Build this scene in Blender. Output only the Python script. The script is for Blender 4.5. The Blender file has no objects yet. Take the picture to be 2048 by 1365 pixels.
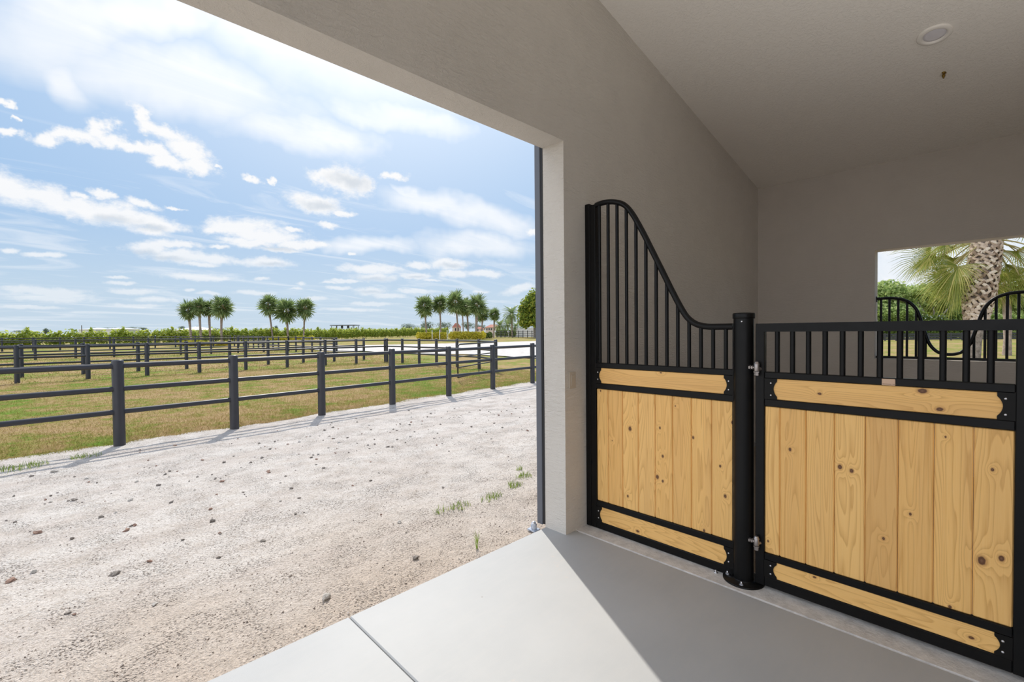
import bpy, math, random
import numpy as np
from mathutils import Vector, Matrix, noise as mnoise
R = math.radians
rng = random.Random(7)
nrng = np.random.default_rng(11)
scene = bpy.context.scene
COL = scene.collection

# ------------------------------------------------------------------ camera
CAM = Vector((0.0, 0.0, 1.5))
FPX = 921.17
YAW, PITCH, ROLL = R(45.717), R(-1.140), R(-0.530)
FW = Vector((math.cos(PITCH)*math.cos(YAW), math.cos(PITCH)*math.sin(YAW), math.sin(PITCH)))
RT0 = Vector((math.sin(YAW), -math.cos(YAW), 0.0))
UP0 = RT0.cross(FW)
RT = RT0*math.cos(ROLL) + UP0*math.sin(ROLL)
UP = -RT0*math.sin(ROLL) + UP0*math.cos(ROLL)
cd = bpy.data.cameras.new('camera'); cam = bpy.data.objects.new('camera', cd); COL.objects.link(cam)
cd.sensor_width = 36.0; cd.sensor_fit = 'HORIZONTAL'; cd.lens = FPX/2048*36.0; cd.clip_start = .05; cd.clip_end = 2000
M = Matrix.Identity(4)
for i in range(3):
    M[i][0] = RT[i]; M[i][1] = UP[i]; M[i][2] = -FW[i]; M[i][3] = CAM[i]
cam.matrix_world = M
scene.camera = cam

def at(px, py, depth):
    """a point of the place at that distance in front of where the photographer stood"""
    return CAM + (FW + RT*((px-1024)/FPX) - UP*((py-682.5)/FPX))*depth
def terr(y):
    y = min(max(y, 26.0), 70.0)
    return (y-26)/44*.33
def on_ground(px, depth):
    p = at(px, 682.5, depth)
    return Vector((p.x, p.y, terr(p.y) if p.y > 9 else -.02))

# ------------------------------------------------------------------ objects
ORG = {}
def link(o): COL.objects.link(o); return o
def props(o, label=None, cat=None, group=None, kind=None):
    if label: o['label'] = label
    if cat: o['category'] = cat
    if group: o['group'] = group
    if kind: o['kind'] = kind
    return o
def thing(name, label, cat, loc, group=None):
    o = link(bpy.data.objects.new(name, None)); o.empty_display_size = .1
    o.location = loc; ORG[o.name] = Vector(loc)
    return props(o, label, cat, group)

class MB:
    def __init__(s): s.v = []; s.f = []; s.sm = []
    def add(s, vs, fs, smooth=False):
        b = len(s.v); s.v += [tuple(v) for v in vs]
        s.f += [tuple(b+i for i in f) for f in fs]; s.sm += [smooth]*len(fs); return s
    def box(s, a, b):
        x0, x1 = sorted((a[0], b[0])); y0, y1 = sorted((a[1], b[1])); z0, z1 = sorted((a[2], b[2]))
        return s.add([(x0,y0,z0),(x1,y0,z0),(x1,y1,z0),(x0,y1,z0),(x0,y0,z1),(x1,y0,z1),(x1,y1,z1),(x0,y1,z1)],
                     [(0,3,2,1),(4,5,6,7),(0,1,5,4),(1,2,6,5),(2,3,7,6),(3,0,4,7)])
    def bbox(s, a, b, r=.004):
        """box with chamfered edges"""
        lo = [min(a[i], b[i]) for i in range(3)]; hi = [max(a[i], b[i]) for i in range(3)]
        r = min([r]+[(hi[i]-lo[i])*.45 for i in range(3)])
        idx = {}; vs = []
        for sx in (0,1):
            for sy in (0,1):
                for sz in (0,1):
                    c = (sx,sy,sz)
                    for ax in range(3):
                        p = []
                        for i in range(3):
                            e = hi[i] if c[i] else lo[i]
                            p.append(e if i == ax else (e - r if c[i] else e + r))
                        idx[(c,ax)] = len(vs); vs.append(p)
        fs = []
        for ax in range(3):
            o1, o2 = [i for i in range(3) if i != ax]
            for sgn in (0,1):
                q = []
                for u, w in ((0,0),(1,0),(1,1),(0,1)):
                    c = [0,0,0]; c[ax] = sgn; c[o1] = u; c[o2] = w; q.append(idx[(tuple(c),ax)])
                fs.append(q)
        for ax in range(3):
            o1, o2 = [i for i in range(3) if i != ax]
            for u in (0,1):
                for w in (0,1):
                    c0 = [0,0,0]; c0[o1] = u; c0[o2] = w; c1 = c0[:]; c1[ax] = 1; c0 = tuple(c0); c1 = tuple(c1)
                    fs.append([idx[(c0,o1)], idx[(c1,o1)], idx[(c1,o2)], idx[(c0,o2)]])
        for sx in (0,1):
            for sy in (0,1):
                for sz in (0,1):
                    c = (sx,sy,sz); fs.append([idx[(c,0)], idx[(c,1)], idx[(c,2)]])
        return s.add(vs, fs)
    def tube(s, pts, rad, n=12, cap=True, smooth=True, up=None):
        pts = [Vector(p) for p in pts]; k = len(pts)
        rads = rad if isinstance(rad, (list, tuple)) else [rad]*k
        vs = []; prev = None
        for i in range(k):
            t = (pts[min(i+1,k-1)]-pts[max(i-1,0)]).normalized()
            if prev is None:
                a = Vector((0,0,1)) if abs(t.z) < .9 else Vector((1,0,0))
                u = (a - t*a.dot(t)).normalized()
            else:
                u = (prev - t*prev.dot(t)).normalized()
            prev = u; w = t.cross(u)
            for j in range(n):
                an = 2*math.pi*j/n
                vs.append(pts[i] + (u*math.cos(an)+w*math.sin(an))*rads[i])
        fs = [(i*n+j, i*n+(j+1)%n, (i+1)*n+(j+1)%n, (i+1)*n+j) for i in range(k-1) for j in range(n)]
        s.add(vs, fs, smooth)
        if cap:
            s.add(vs[:n], [tuple(range(n))[::-1]]); s.add(vs[-n:], [tuple(range(n))])
        return s
    def lathe(s, c, prof, n=24, smooth=True):
        c = Vector(c); vs = []; k = len(prof)
        for r, z in prof:
            for j in range(n):
                a = 2*math.pi*j/n; vs.append((c.x+r*math.cos(a), c.y+r*math.sin(a), c.z+z))
        fs = [(i*n+j, i*n+(j+1)%n, (i+1)*n+(j+1)%n, (i+1)*n+j) for i in range(k-1) for j in range(n)]
        s.add(vs, fs, smooth)
        if prof[0][0] > 1e-4: s.add(vs[:n], [tuple(range(n))[::-1]])
        if prof[-1][0] > 1e-4: s.add(vs[-n:], [tuple(range(n))])
        return s
    def prism(s, poly, axis, a, b):
        """polygon (2-D, in the two other axes in order) extruded along an axis"""
        n = len(poly)
        def mk(p, d):
            q = [0,0,0]; o = [i for i in range(3) if i != axis]; q[o[0]] = p[0]; q[o[1]] = p[1]; q[axis] = d; return q
        vs = [mk(p, a) for p in poly] + [mk(p, b) for p in poly]
        fs = [tuple(range(n))[::-1], tuple(range(n, 2*n))] + [(i, (i+1)%n, n+(i+1)%n, n+i) for i in range(n)]
        return s.add(vs, fs)
    def dome(s, c, r, nrm, n=10, flat=.6):
        c = Vector(c); nrm = Vector(nrm).normalized()
        a = Vector((0,0,1)) if abs(nrm.z) < .9 else Vector((1,0,0)); u = (a-nrm*a.dot(nrm)).normalized(); w = nrm.cross(u)
        vs = []
        for t in (0, 35, 65):
            for j in range(n):
                an = 2*math.pi*j/n
                vs.append(c + (u*math.cos(an)+w*math.sin(an))*r*math.cos(R(t)) + nrm*r*flat*math.sin(R(t)))
        vs.append(c+nrm*r*flat)
        fs = [(i*n+j, i*n+(j+1)%n, (i+1)*n+(j+1)%n, (i+1)*n+j) for i in range(2) for j in range(n)]
        fs += [(2*n+j, 2*n+(j+1)%n, 3*n) for j in range(n)]
        return s.add(vs, fs, True)
    def build(s, name, material, parent=None, recalc=True):
        me = bpy.data.meshes.new(name)
        org = ORG.get(parent.name, Vector()) if parent else Vector()
        me.from_pydata([(v[0]-org.x, v[1]-org.y, v[2]-org.z) for v in s.v], [], s.f)
        me.polygons.foreach_set('use_smooth', s.sm)
        if recalc:
            import bmesh
            bm = bmesh.new(); bm.from_mesh(me); bmesh.ops.recalc_face_normals(bm, faces=bm.faces); bm.to_mesh(me); bm.free()
        me.materials.append(material); me.update()
        o = link(bpy.data.objects.new(name, me))
        if parent:
            o.parent = parent; ORG[o.name] = org
        return o
def struct(name, mb, m, parent=None):
    o = mb.build(name, m, parent)
    if not parent: o['kind'] = 'structure'
    return o
def one(name, mb, m, label, cat, group=None, kind=None):
    """a thing that is a single mesh, its origin at its foot"""
    v = np.array(mb.v); c = (v.min(0)+v.max(0))/2; org = Vector((c[0], c[1], v[:,2].min()))
    mb.v = [(p[0]-org.x, p[1]-org.y, p[2]-org.z) for p in mb.v]
    o = mb.build(name, m); o.location = org
    return props(o, label, cat, group, kind)
def fast_mesh(name, V, F, material, parent=None, smooth=False):
    """numpy arrays: V (n,3), F (m,k)"""
    V = np.asarray(V, np.float32); F = np.asarray(F, np.int32)
    if parent: V = V - np.array(ORG[parent.name], np.float32)
    me = bpy.data.meshes.new(name); m, k = F.shape
    me.vertices.add(len(V)); me.vertices.foreach_set('co', V.ravel())
    me.loops.add(m*k); me.loops.foreach_set('vertex_index', F.ravel())
    me.polygons.add(m); me.polygons.foreach_set('loop_start', np.arange(0, m*k, k, dtype=np.int32))
    me.polygons.foreach_set('use_smooth', np.full(m, smooth))
    me.update(calc_edges=True); me.materials.append(material)
    o = link(bpy.data.objects.new(name, me))
    if parent: o.parent = parent; ORG[o.name] = ORG[parent.name]
    return o

# ------------------------------------------------------------------ materials
class NT:
    def __init__(s, tree): s.t = tree; s.n = tree.nodes; s.l = tree.links
    def new(s, typ, **kw):
        n = s.n.new(typ)
        for k, v in kw.items(): setattr(n, k, v)
        return n
    def put(s, sock, val):
        if hasattr(val, 'is_linked') or isinstance(val, bpy.types.NodeSocket): s.l.new(val, sock)
        else: sock.default_value = val
    def math(s, op, a, b=None, c=None, clamp=False):
        n = s.new('ShaderNodeMath', operation=op, use_clamp=clamp)
        s.put(n.inputs[0], a)
        if b is not None: s.put(n.inputs[1], b)
        if c is not None: s.put(n.inputs[2], c)
        return n.outputs[0]
    def vmath(s, op, a, b=None, out=0):
        n = s.new('ShaderNodeVectorMath', operation=op)
        s.put(n.inputs[0], a)
        if b is not None: s.put(n.inputs[1], b)
        return n.outputs[out]
    def mapping(s, v, loc=(0,0,0), rot=(0,0,0), scale=(1,1,1), typ='POINT'):
        n = s.new('ShaderNodeMapping', vector_type=typ)
        s.put(n.inputs[0], v); n.inputs[1].default_value = loc; n.inputs[2].default_value = rot; n.inputs[3].default_value = scale
        return n.outputs[0]
    def noise(s, v, scale, detail=4, rough=.55, out=0, dist=0, dim='3D'):
        n = s.new('ShaderNodeTexNoise', noise_dimensions=dim); s.put(n.inputs['Vector'], v); s.put(n.inputs['Scale'], scale)
        n.inputs['Detail'].default_value = detail; n.inputs['Roughness'].default_value = rough; n.inputs['Distortion'].default_value = dist
        return n.outputs[out]
    def voro(s, v, scale, feature='F1', out='Distance'):
        n = s.new('ShaderNodeTexVoronoi', feature=feature); s.put(n.inputs['Vector'], v); n.inputs['Scale'].default_value = scale
        return n.outputs[out]
    def ramp(s, fac, stops, interp='LINEAR'):
        n = s.new('ShaderNodeValToRGB'); n.color_ramp.interpolation = interp; s.put(n.inputs[0], fac)
        e = n.color_ramp.elements
        while len(e) > 1: e.remove(e[-1])
        for i, (p, c) in enumerate(stops):
            el = e[0] if i == 0 else e.new(p)
            el.position = p; el.color = (c, c, c, 1) if isinstance(c, (int, float)) else (*c, 1)
        return n.outputs[0]
    def mix(s, fac, a, b, blend='MIX'):
        n = s.new('ShaderNodeMix', data_type='RGBA', blend_type=blend)
        s.put(n.inputs[0], fac)
        for sock, val in ((n.inputs[6], a), (n.inputs[7], b)):
            s.put(sock, (*val, 1) if isinstance(val, tuple) and len(val) == 3 else val)
        return n.outputs[2]
    def smooth(s, x, a, b):
        n = s.new('ShaderNodeMapRange', interpolation_type='SMOOTHSTEP'); s.put(n.inputs[0], x)
        n.inputs[1].default_value = a; n.inputs[2].default_value = b
        return n.outputs[0]
    def bump(s, h, strength=.5, dist=.01, nrm=None):
        n = s.new('ShaderNodeBump'); s.put(n.inputs['Height'], h); n.inputs['Strength'].default_value = strength; n.inputs['Distance'].default_value = dist
        if nrm is not None: s.l.new(nrm, n.inputs['Normal'])
        return n.outputs[0]
def mat(name, color=(.5,.5,.5), rough=.6, metal=0, spec=.5):
    m = bpy.data.materials.new(name); m.use_nodes = True
    t = NT(m.node_tree); b = m.node_tree.nodes['Principled BSDF']
    b.inputs['Base Color'].default_value = (*color, 1); b.inputs['Roughness'].default_value = rough
    b.inputs['Metallic'].default_value = metal; b.inputs['Specular IOR Level'].default_value = spec
    return m, t, b
def pos(t): return t.new('ShaderNodeNewGeometry').outputs['Position']
def setc(t, b, c): t.l.new(c, b.inputs['Base Color'])
def setn(t, b, n): t.l.new(n, b.inputs['Normal'])

def stucco(name, col, stretch, k=1.0, strength=.95):
    m, t, b = mat(name, col, .85, spec=.25)
    p = pos(t)
    strokes = t.noise(t.mapping(p, scale=stretch), 14, 5, .6, dist=.6)
    gran = t.noise(p, 120, 3)
    patch = t.noise(p, 1.6, 4)
    h = t.math('ADD', t.math('MULTIPLY', strokes, t.ramp(patch, [(.3,.55),(.7,1.2)])), t.math('MULTIPLY', gran, .35))
    setn(t, b, t.bump(h, strength, .012*k))
    setc(t, b, t.mix(t.noise(p, 5, 4), tuple(c*.94 for c in col), tuple(min(1,c*1.05) for c in col)))
    return m
def two_tone(name, a, c, scale, rough=.7, bump=0, bscale=60, spec=.4, contrast=(.35,.65)):
    m, t, b = mat(name, a, rough, spec=spec); p = pos(t)
    setc(t, b, t.mix(t.ramp(t.noise(p, scale, 5), [(contrast[0],0.),(contrast[1],1.)]), a, c))
    if bump: setn(t, b, t.bump(t.noise(p, bscale, 5), bump, .01))
    return m
def leafy(name, dark, light, tip, trans=.45, rough=.55):
    m = bpy.data.materials.new(name); m.use_nodes = True; t = NT(m.node_tree); t.n.clear()
    g = t.new('ShaderNodeNewGeometry'); rnd = g.outputs['Random Per Island']
    c = t.ramp(rnd, [(0., dark), (.55, light), (1., tip)])
    d = t.new('ShaderNodeBsdfPrincipled'); t.l.new(c, d.inputs['Base Color']); d.inputs['Roughness'].default_value = rough; d.inputs['Specular IOR Level'].default_value = .3
    tr = t.new('ShaderNodeBsdfTranslucent'); t.l.new(t.mix(.5, c, light, 'MIX'), tr.inputs['Color'])
    mx = t.new('ShaderNodeMixShader'); mx.inputs[0].default_value = trans
    t.l.new(d.outputs[0], mx.inputs[1]); t.l.new(tr.outputs[0], mx.inputs[2])
    o = t.new('ShaderNodeOutputMaterial'); t.l.new(mx.outputs[0], o.inputs[0])
    return m
def pine(name, horizontal, knots, dark_knots=()):
    """pine with cathedral grain: contour lines of a field stretched along the board, with knots"""
    m, t, b = mat(name, (.6,.4,.2), .42, spec=.35)
    g = t.new('ShaderNodeNewGeometry'); p = g.outputs['Position']; rnd = g.outputs['Random Per Island']
    sc = (1, .55, 9.0) if horizontal else (1, 9.0, .5)
    off = t.new('ShaderNodeCombineXYZ'); t.put(off.inputs[0], t.math('MULTIPLY', rnd, 37.)); t.put(off.inputs[1], t.math('MULTIPLY', rnd, 91.)); t.put(off.inputs[2], t.math('MULTIPLY', rnd, 53.))
    q = t.vmath('ADD', t.mapping(p, scale=sc), off.outputs[0])
    field = t.noise(q, .9, 2, .45)
    kn = None; core = None
    for (y, z, r) in knots:
        r = r*.62; s_ = (1, r*1.5, r) if horizontal else (1, r, r*1.4)
        ln = t.vmath('LENGTH', t.mapping(p, (2.885, y, z), (0,0,0), s_, 'TEXTURE'), out='Value')
        kn = ln if kn is None else t.math('MINIMUM', kn, ln)
    if kn is not None:
        wig = t.math('ADD', kn, t.math('MULTIPLY', t.math('SUBTRACT', t.noise(p, 60, 3), .5), .6))
        field = t.math('ADD', field, t.math('MULTIPLY', t.math('POWER', 2.718, t.math('MULTIPLY', kn, -.55)), .22))
    rings = t.math('FRACT', t.math('MULTIPLY', field, 25.))
    line = t.ramp(rings, [(0.,0.),(.5,.12),(.80,.65),(.93,1.),(1.,0.)])
    fine = t.noise(t.mapping(p, scale=((1, 3, 90) if horizontal else (1, 90, 3))), 3, 4, .6)
    tone = t.ramp(rnd, [(0.,(.86,.49,.155)),(.5,(.93,.565,.195)),(1.,(.89,.505,.155))])
    c = t.mix(t.math('MULTIPLY', line, .70), tone, (.60,.30,.075))
    c = t.mix(t.ramp(fine, [(.35,0.),(.75,.35)]), c, (.95,.63,.27))
    c = t.mix(t.math('MULTIPLY', t.ramp(t.noise(q, .5, 2), [(.45,0.),(.7,1.)]), .35), c, (.62,.34,.13))
    if kn is not None:
        c = t.mix(t.math('MULTIPLY', t.smooth(wig, 1.7, .9), .7), c, (.50,.25,.085))
        c = t.mix(t.smooth(wig, 1.0, .7), c, (.13,.055,.025))
        c = t.mix(t.smooth(wig, .5, .1), c, (.20,.10,.05))
    setc(t, b, c); setn(t, b, t.bump(t.math('ADD', fine, t.math('MULTIPLY', line, .5)), .08, .004))
    return m

MT = {}
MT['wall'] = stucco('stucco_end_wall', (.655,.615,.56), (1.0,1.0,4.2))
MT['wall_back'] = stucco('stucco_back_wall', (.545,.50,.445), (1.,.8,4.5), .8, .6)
MT['ceil'] = None
m, t, b = mat('knockdown_ceiling', (.90,.86,.80), .6, spec=.35); p = pos(t)
kd = t.ramp(t.noise(p, 26, 4, .6, dist=1.2), [(.46,0.),(.54,1.)])
setn(t, b, t.bump(t.math('ADD', kd, t.math('MULTIPLY', t.noise(p, 90, 2), .3)), .30, .008)); MT['ceil'] = m
# concrete slab
m, t, b = mat('smooth_concrete', (.62,.615,.60), .55, spec=.35); p = pos(t)
c = t.mix(t.ramp(t.noise(p, 1.1, 6, .6), [(.3,0.),(.7,1.)]), (.372,.383,.392), (.432,.440,.446))
c = t.mix(t.ramp(t.noise(t.mapping(p, scale=(1.,6.,1.)), 5, 5), [(.45,0.),(.75,.35)]), c, (.435,.435,.43))
blot = t.math('MULTIPLY', t.ramp(t.voro(t.vmath('ADD', p, t.vmath('SCALE', t.noise(p, 9, 3, out=1), None)), 1.7), [(0.,1.),(.09,.55),(.13,0.)]), t.ramp(t.noise(p, 34, 3), [(.45,0.),(.6,1.)]))
c = t.mix(t.math('MULTIPLY', blot, .45), c, (.50,.43,.39))
spk = t.ramp(t.voro(p, 5.), [(0.,1.),(.025,1.),(.035,0.)])
c = t.mix(t.math('MULTIPLY', spk, .5), c, (.2,.17,.15))
setc(t, b, c); setn(t, b, t.bump(t.math('ADD', t.noise(p, 220, 3), t.noise(t.mapping(p, scale=(1,9,1)), 30, 3)), .10, .003)); MT['concrete'] = m
m, t, b = mat('rough_concrete', (.6,.58,.56), .8, spec=.3); p = pos(t)
c = t.mix(t.ramp(t.noise(p, 14, 6, .65), [(.35,0.),(.65,1.)]), (.50,.485,.47), (.68,.66,.64))
c = t.mix(t.ramp(t.noise(t.mapping(p, scale=(8,1.5,1)), 12, 4), [(.62,0.),(.7,.6)]), c, (.30,.26,.24))
setc(t, b, c); setn(t, b, t.bump(t.noise(p, 70, 5, .65), .5, .008)); MT['threshold'] = m
# dirt
m, t, b = mat('pale_crushed_dirt', (.6,.55,.5), .95, spec=.15); p = pos(t)
sep = t.new('ShaderNodeSeparateXYZ'); t.l.new(p, sep.inputs[0])
near = t.math('ADD', sep.outputs[1], t.math('MULTIPLY', t.noise(p, .9, 4), -2.6))
big = t.ramp(t.noise(t.mapping(p, scale=(.45,1.3,1)), 1.3, 6, .6), [(.32,0.),(.68,1.)])
c = t.mix(big, (.68,.615,.565), (.80,.755,.71))
c = t.mix(t.smooth(near, 2.9, .6), c, (.62,.515,.425))
c = t.mix(t.math('MULTIPLY', t.ramp(t.noise(t.mapping(p, scale=(.5,1.6,1)), 1.1, 4, .6), [(.52,0.),(.66,1.)]), .45), c, (.58,.49,.43))
c = t.mix(t.ramp(t.noise(p, 9, 5, .65), [(.50,0.),(.68,.6)]), c, (.55,.475,.41))
c = t.mix(t.ramp(t.noise(p, 70, 4, .7), [(.38,.75),(.53,0.)]), c, (.40,.34,.29))
gr = t.new('ShaderNodeTexVoronoi'); t.l.new(p, gr.inputs['Vector']); gr.inputs['Scale'].default_value = 75
dens = t.ramp(t.noise(p, 3, 4), [(.40,0.),(.62,1.)])
c = t.mix(t.math('MULTIPLY', t.math('MULTIPLY', t.ramp(gr.outputs['Distance'], [(.26,1.),(.36,0.)]), t.ramp(gr.outputs['Color'], [(.45,0.),(.5,1.)])), dens), c, (.20,.165,.14))
gr2 = t.new('ShaderNodeTexVoronoi'); t.l.new(p, gr2.inputs['Vector']); gr2.inputs['Scale'].default_value = 85
c = t.mix(t.math('MULTIPLY', t.ramp(gr2.outputs['Distance'], [(.22,1.),(.30,0.)]), t.ramp(gr2.outputs['Color'], [(.70,0.),(.74,.6)])), c, (.76,.71,.66))
setc(t, b, c)
hh = t.math('ADD', t.math('MULTIPLY', t.noise(p, 7, 6, .6), 1.2), t.math('ADD', t.math('MULTIPLY', t.noise(p, 60, 4, .7), .7), t.math('MULTIPLY', t.ramp(gr.outputs['Distance'], [(.2,1.),(.5,0.)]), t.math('MULTIPLY', dens, .35))))
setn(t, b, t.bump(hh, 1., .032)); MT['dirt'] = m
# turf: same colour field for the soil and the blades
def turf_color(t, p):
    n1 = t.noise(p, .33, 3, .6, dim='2D'); n2 = t.noise(p, 1.7, 3, .65, dim='2D')
    n3 = t.noise(p, 6.5, 2, .7, dim='2D')
    f = t.math('ADD', t.math('ADD', t.math('MULTIPLY', n1, .40), t.math('MULTIPLY', n2, .40)), t.math('MULTIPLY', n3, .20))
    return t.ramp(f, [(.40,(.44,.30,.16)),(.47,(.38,.275,.12)),(.525,(.275,.25,.065)),(.575,(.18,.25,.035)),(.65,(.12,.27,.02))])
m, t, b = mat('patchy_turf', (.3,.3,.1), .95, spec=.1); p = pos(t)
c = t.mix(t.ramp(t.noise(p, 26, 5, .7), [(.35,.45),(.6,0.)]), turf_color(t, p), (.24,.19,.08))
setc(t, b, c); setn(t, b, t.bump(t.noise(p, 45, 5, .7), .8, .03)); MT['turf'] = m
m = bpy.data.materials.new('turf_blades'); m.use_nodes = True; t = NT(m.node_tree); t.n.clear()
g = t.new('ShaderNodeNewGeometry'); c = turf_color(t, g.outputs['Position'])
c = t.mix(.42, c, t.ramp(g.outputs['Random Per Island'], [(0.,(.50,.34,.19)),(.5,(.38,.28,.115)),(1.,(.18,.28,.035))]))
d = t.new('ShaderNodeBsdfDiffuse'); t.l.new(c, d.inputs[0]); tr = t.new('ShaderNodeBsdfTranslucent'); t.l.new(c, tr.inputs[0])
mx = t.new('ShaderNodeMixShader'); mx.inputs[0].default_value = .4; t.l.new(d.outputs[0], mx.inputs[1]); t.l.new(tr.outputs[0], mx.inputs[2])
o = t.new('ShaderNodeOutputMaterial'); t.l.new(mx.outputs[0], o.inputs[0]); MT['blades'] = m
m, t, b = mat('white_arena_sand', (.72,.69,.66), .95, spec=.1); p = pos(t)
c = t.mix(t.ramp(t.noise(p, 1.6, 6, .75), [(.44,0.),(.60,1.)]), (.66,.625,.585), (.50,.46,.43)); c = t.mix(t.math('MULTIPLY', t.ramp(t.noise(p, .9, 8, .85), [(.56,0.),(.62,1.)]), .6), c, (.36,.33,.31))
setc(t, b, c); setn(t, b, t.bump(t.noise(p, 2.5, 5, .6), .8, .15)); MT['sand'] = m
m, t, b = mat('stall_footing', (.3,.25,.2), .95)
setn(t, b, t.bump(t.noise(pos(t), 40, 5), .8, .02)); MT['footing'] = m

# painted metal etc.
m, t, b = mat('black_powder_coat', (.004,.004,.0042), .34, spec=.24); p = pos(t)
setc(t, b, t.mix(t.ramp(t.noise(p, 7, 5), [(.55,0.),(.8,.25)]), (.0035,.0035,.0038), (.011,.0105,.010)))
t.l.new(t.ramp(t.noise(p, 18, 4), [(.3,.30),(.7,.46)]), b.inputs['Roughness']); MT['black'] = m
m, t, b = mat('black_steel_plate', (.006,.0055,.005), .45, spec=.2); MT['plate'] = m
m, t, b = mat('charcoal_fence_paint', (.034,.034,.040), .42, spec=.5); p = pos(t)
setc(t, b, t.mix(t.noise(p, 6, 4), (.026,.026,.031), (.044,.043,.050))); MT['fence'] = m
MT['zinc'] = mat('zinc_bolts', (.62,.62,.64), .3, 1.)[0]
m, t, b = mat('tarnished_steel', (.42,.38,.36), .38, .9); MT['steel'] = m
MT['brass'] = mat('aged_brass', (.24,.15,.035), .45, .8)[0]
MT['copper'] = mat('copper_nameplate', (.58,.40,.28), .45, .3)[0]
MT['ink'] = mat('engraved_lettering', (.10,.07,.05), .7)[0]
MT['almond'] = mat('almond_switch_plastic', (.52,.46,.38), .4)[0]
MT['trim'] = mat('white_can_trim', (.88,.84,.78), .45)[0]
MT['lens'] = mat('unlit_lens', (.74,.72,.76), .3)[0]
MT['door'] = mat('grey_door_paint', (.115,.125,.15), .45)[0]
MT['gap_dark'] = mat('dark_gap_shade', (.012,.012,.014), .6)[0]  # near-black colour for the shade in the gap behind the door edge
MT['galv'] = two_tone('galvanised_roller', (.30,.36,.48), (.62,.66,.72), 40, .3)
MT['stone'] = two_tone('brown_grey_stone', (.17,.145,.125), (.30,.27,.24), 30, .9, .6, 90)
MT['stone_pale'] = two_tone('pale_limestone', (.40,.37,.33), (.56,.53,.49), 30, .9, .6, 90)
MT['stone_brick'] = two_tone('reddish_rubble', (.24,.15,.115), (.40,.27,.21), 30, .9, .5, 90)
m, t, b = mat('mixed_grit', (.4,.35,.3), .95, spec=.15); setc(t, b, t.ramp(t.new('ShaderNodeNewGeometry').outputs['Random Per Island'], [(0.,(.16,.13,.11)),(.45,(.34,.28,.235)),(.8,(.55,.49,.44)),(1.,(.70,.66,.62))])); MT['grit'] = m
MT['white'] = mat('white_paint', (.72,.72,.70), .5)[0]
MT['vinyl'] = mat('white_vinyl_boards', (.62,.61,.62), .5)[0]
MT['tile'] = two_tone('terracotta_tiles', (.36,.13,.09), (.48,.21,.15), 1.5, .8)
MT['cream'] = two_tone('cream_render', (.62,.50,.42), (.70,.58,.50), .6, .9)
MT['glass'] = mat('dark_window_glass', (.03,.04,.06), .1)[0]
MT['roof_white'] = two_tone('white_metal_roof', (.66,.68,.72), (.76,.78,.82), .3, .35)
MT['pavilion'] = mat('dark_bronze_metal', (.05,.055,.065), .5)[0]
MT['trunk'] = two_tone('palm_trunk_bark', (.25,.19,.155), (.42,.33,.28), 7, .9, .9, 30)
MT['trunk_near'] = two_tone('grey_fibrous_palm_bark', (.17,.135,.11), (.36,.30,.26), 12, .95, .9, 45)
m, t, b = mat('palm_boots', (.4,.3,.24), .9, spec=.2); g = t.new('ShaderNodeNewGeometry')
c = t.ramp(g.outputs['Random Per Island'], [(0.,(.24,.165,.12)),(.4,(.56,.44,.355)),(.75,(.70,.58,.49)),(1.,(.82,.73,.64))])
c = t.mix(t.ramp(t.noise(t.mapping(g.outputs['Position'], scale=(12,12,3)), 4, 4), [(.5,0.),(.75,.5)]), c, (.22,.155,.12))
setc(t, b, c); setn(t, b, t.bump(t.noise(g.outputs['Position'], 60, 4), .6, .01)); MT['boots'] = m
MT['oakbark'] = two_tone('grey_oak_bark', (.16,.14,.125), (.30,.27,.245), 6, .95, .8, 25)
MT['palm_leaf'] = leafy('palm_fronds', (.12,.18,.065), (.21,.29,.105), (.42,.47,.22), .45, .40)
MT['palm_leaf_near'] = leafy('yellow_green_fronds', (.16,.21,.045), (.33,.37,.08), (.60,.52,.20), .5, .42)  # yellow-green fronds of the palms outside the stall window
MT['hedge'] = leafy('clusia_hedge_leaves', (.20,.28,.04), (.46,.54,.09), (.72,.70,.17), .5)
MT['croton'] = leafy('yellow_croton_leaves', (.36,.38,.05), (.80,.70,.08), (.95,.86,.16), .5)
MT['oak'] = leafy('oak_leaves', (.19,.29,.08), (.40,.51,.17), (.64,.70,.30), .5)
MT['lush'] = leafy('broad_tree_leaves', (.08,.13,.02), (.25,.34,.05), (.58,.56,.08), .45)
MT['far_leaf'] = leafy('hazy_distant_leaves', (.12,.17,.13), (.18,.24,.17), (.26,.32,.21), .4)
MT['weed'] = leafy('weed_blades', (.14,.22,.03), (.24,.34,.06), (.40,.42,.13), .4)
MT['clipped'] = leafy('clipped_hedge_leaves', (.08,.13,.03), (.20,.28,.06), (.36,.44,.10), .4)
MT['stem'] = mat('woody_stems', (.16,.12,.085), .9)[0]
MT['frond_dry'] = mat('dry_frond_stalk', (.40,.34,.16), .7)[0]
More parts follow.
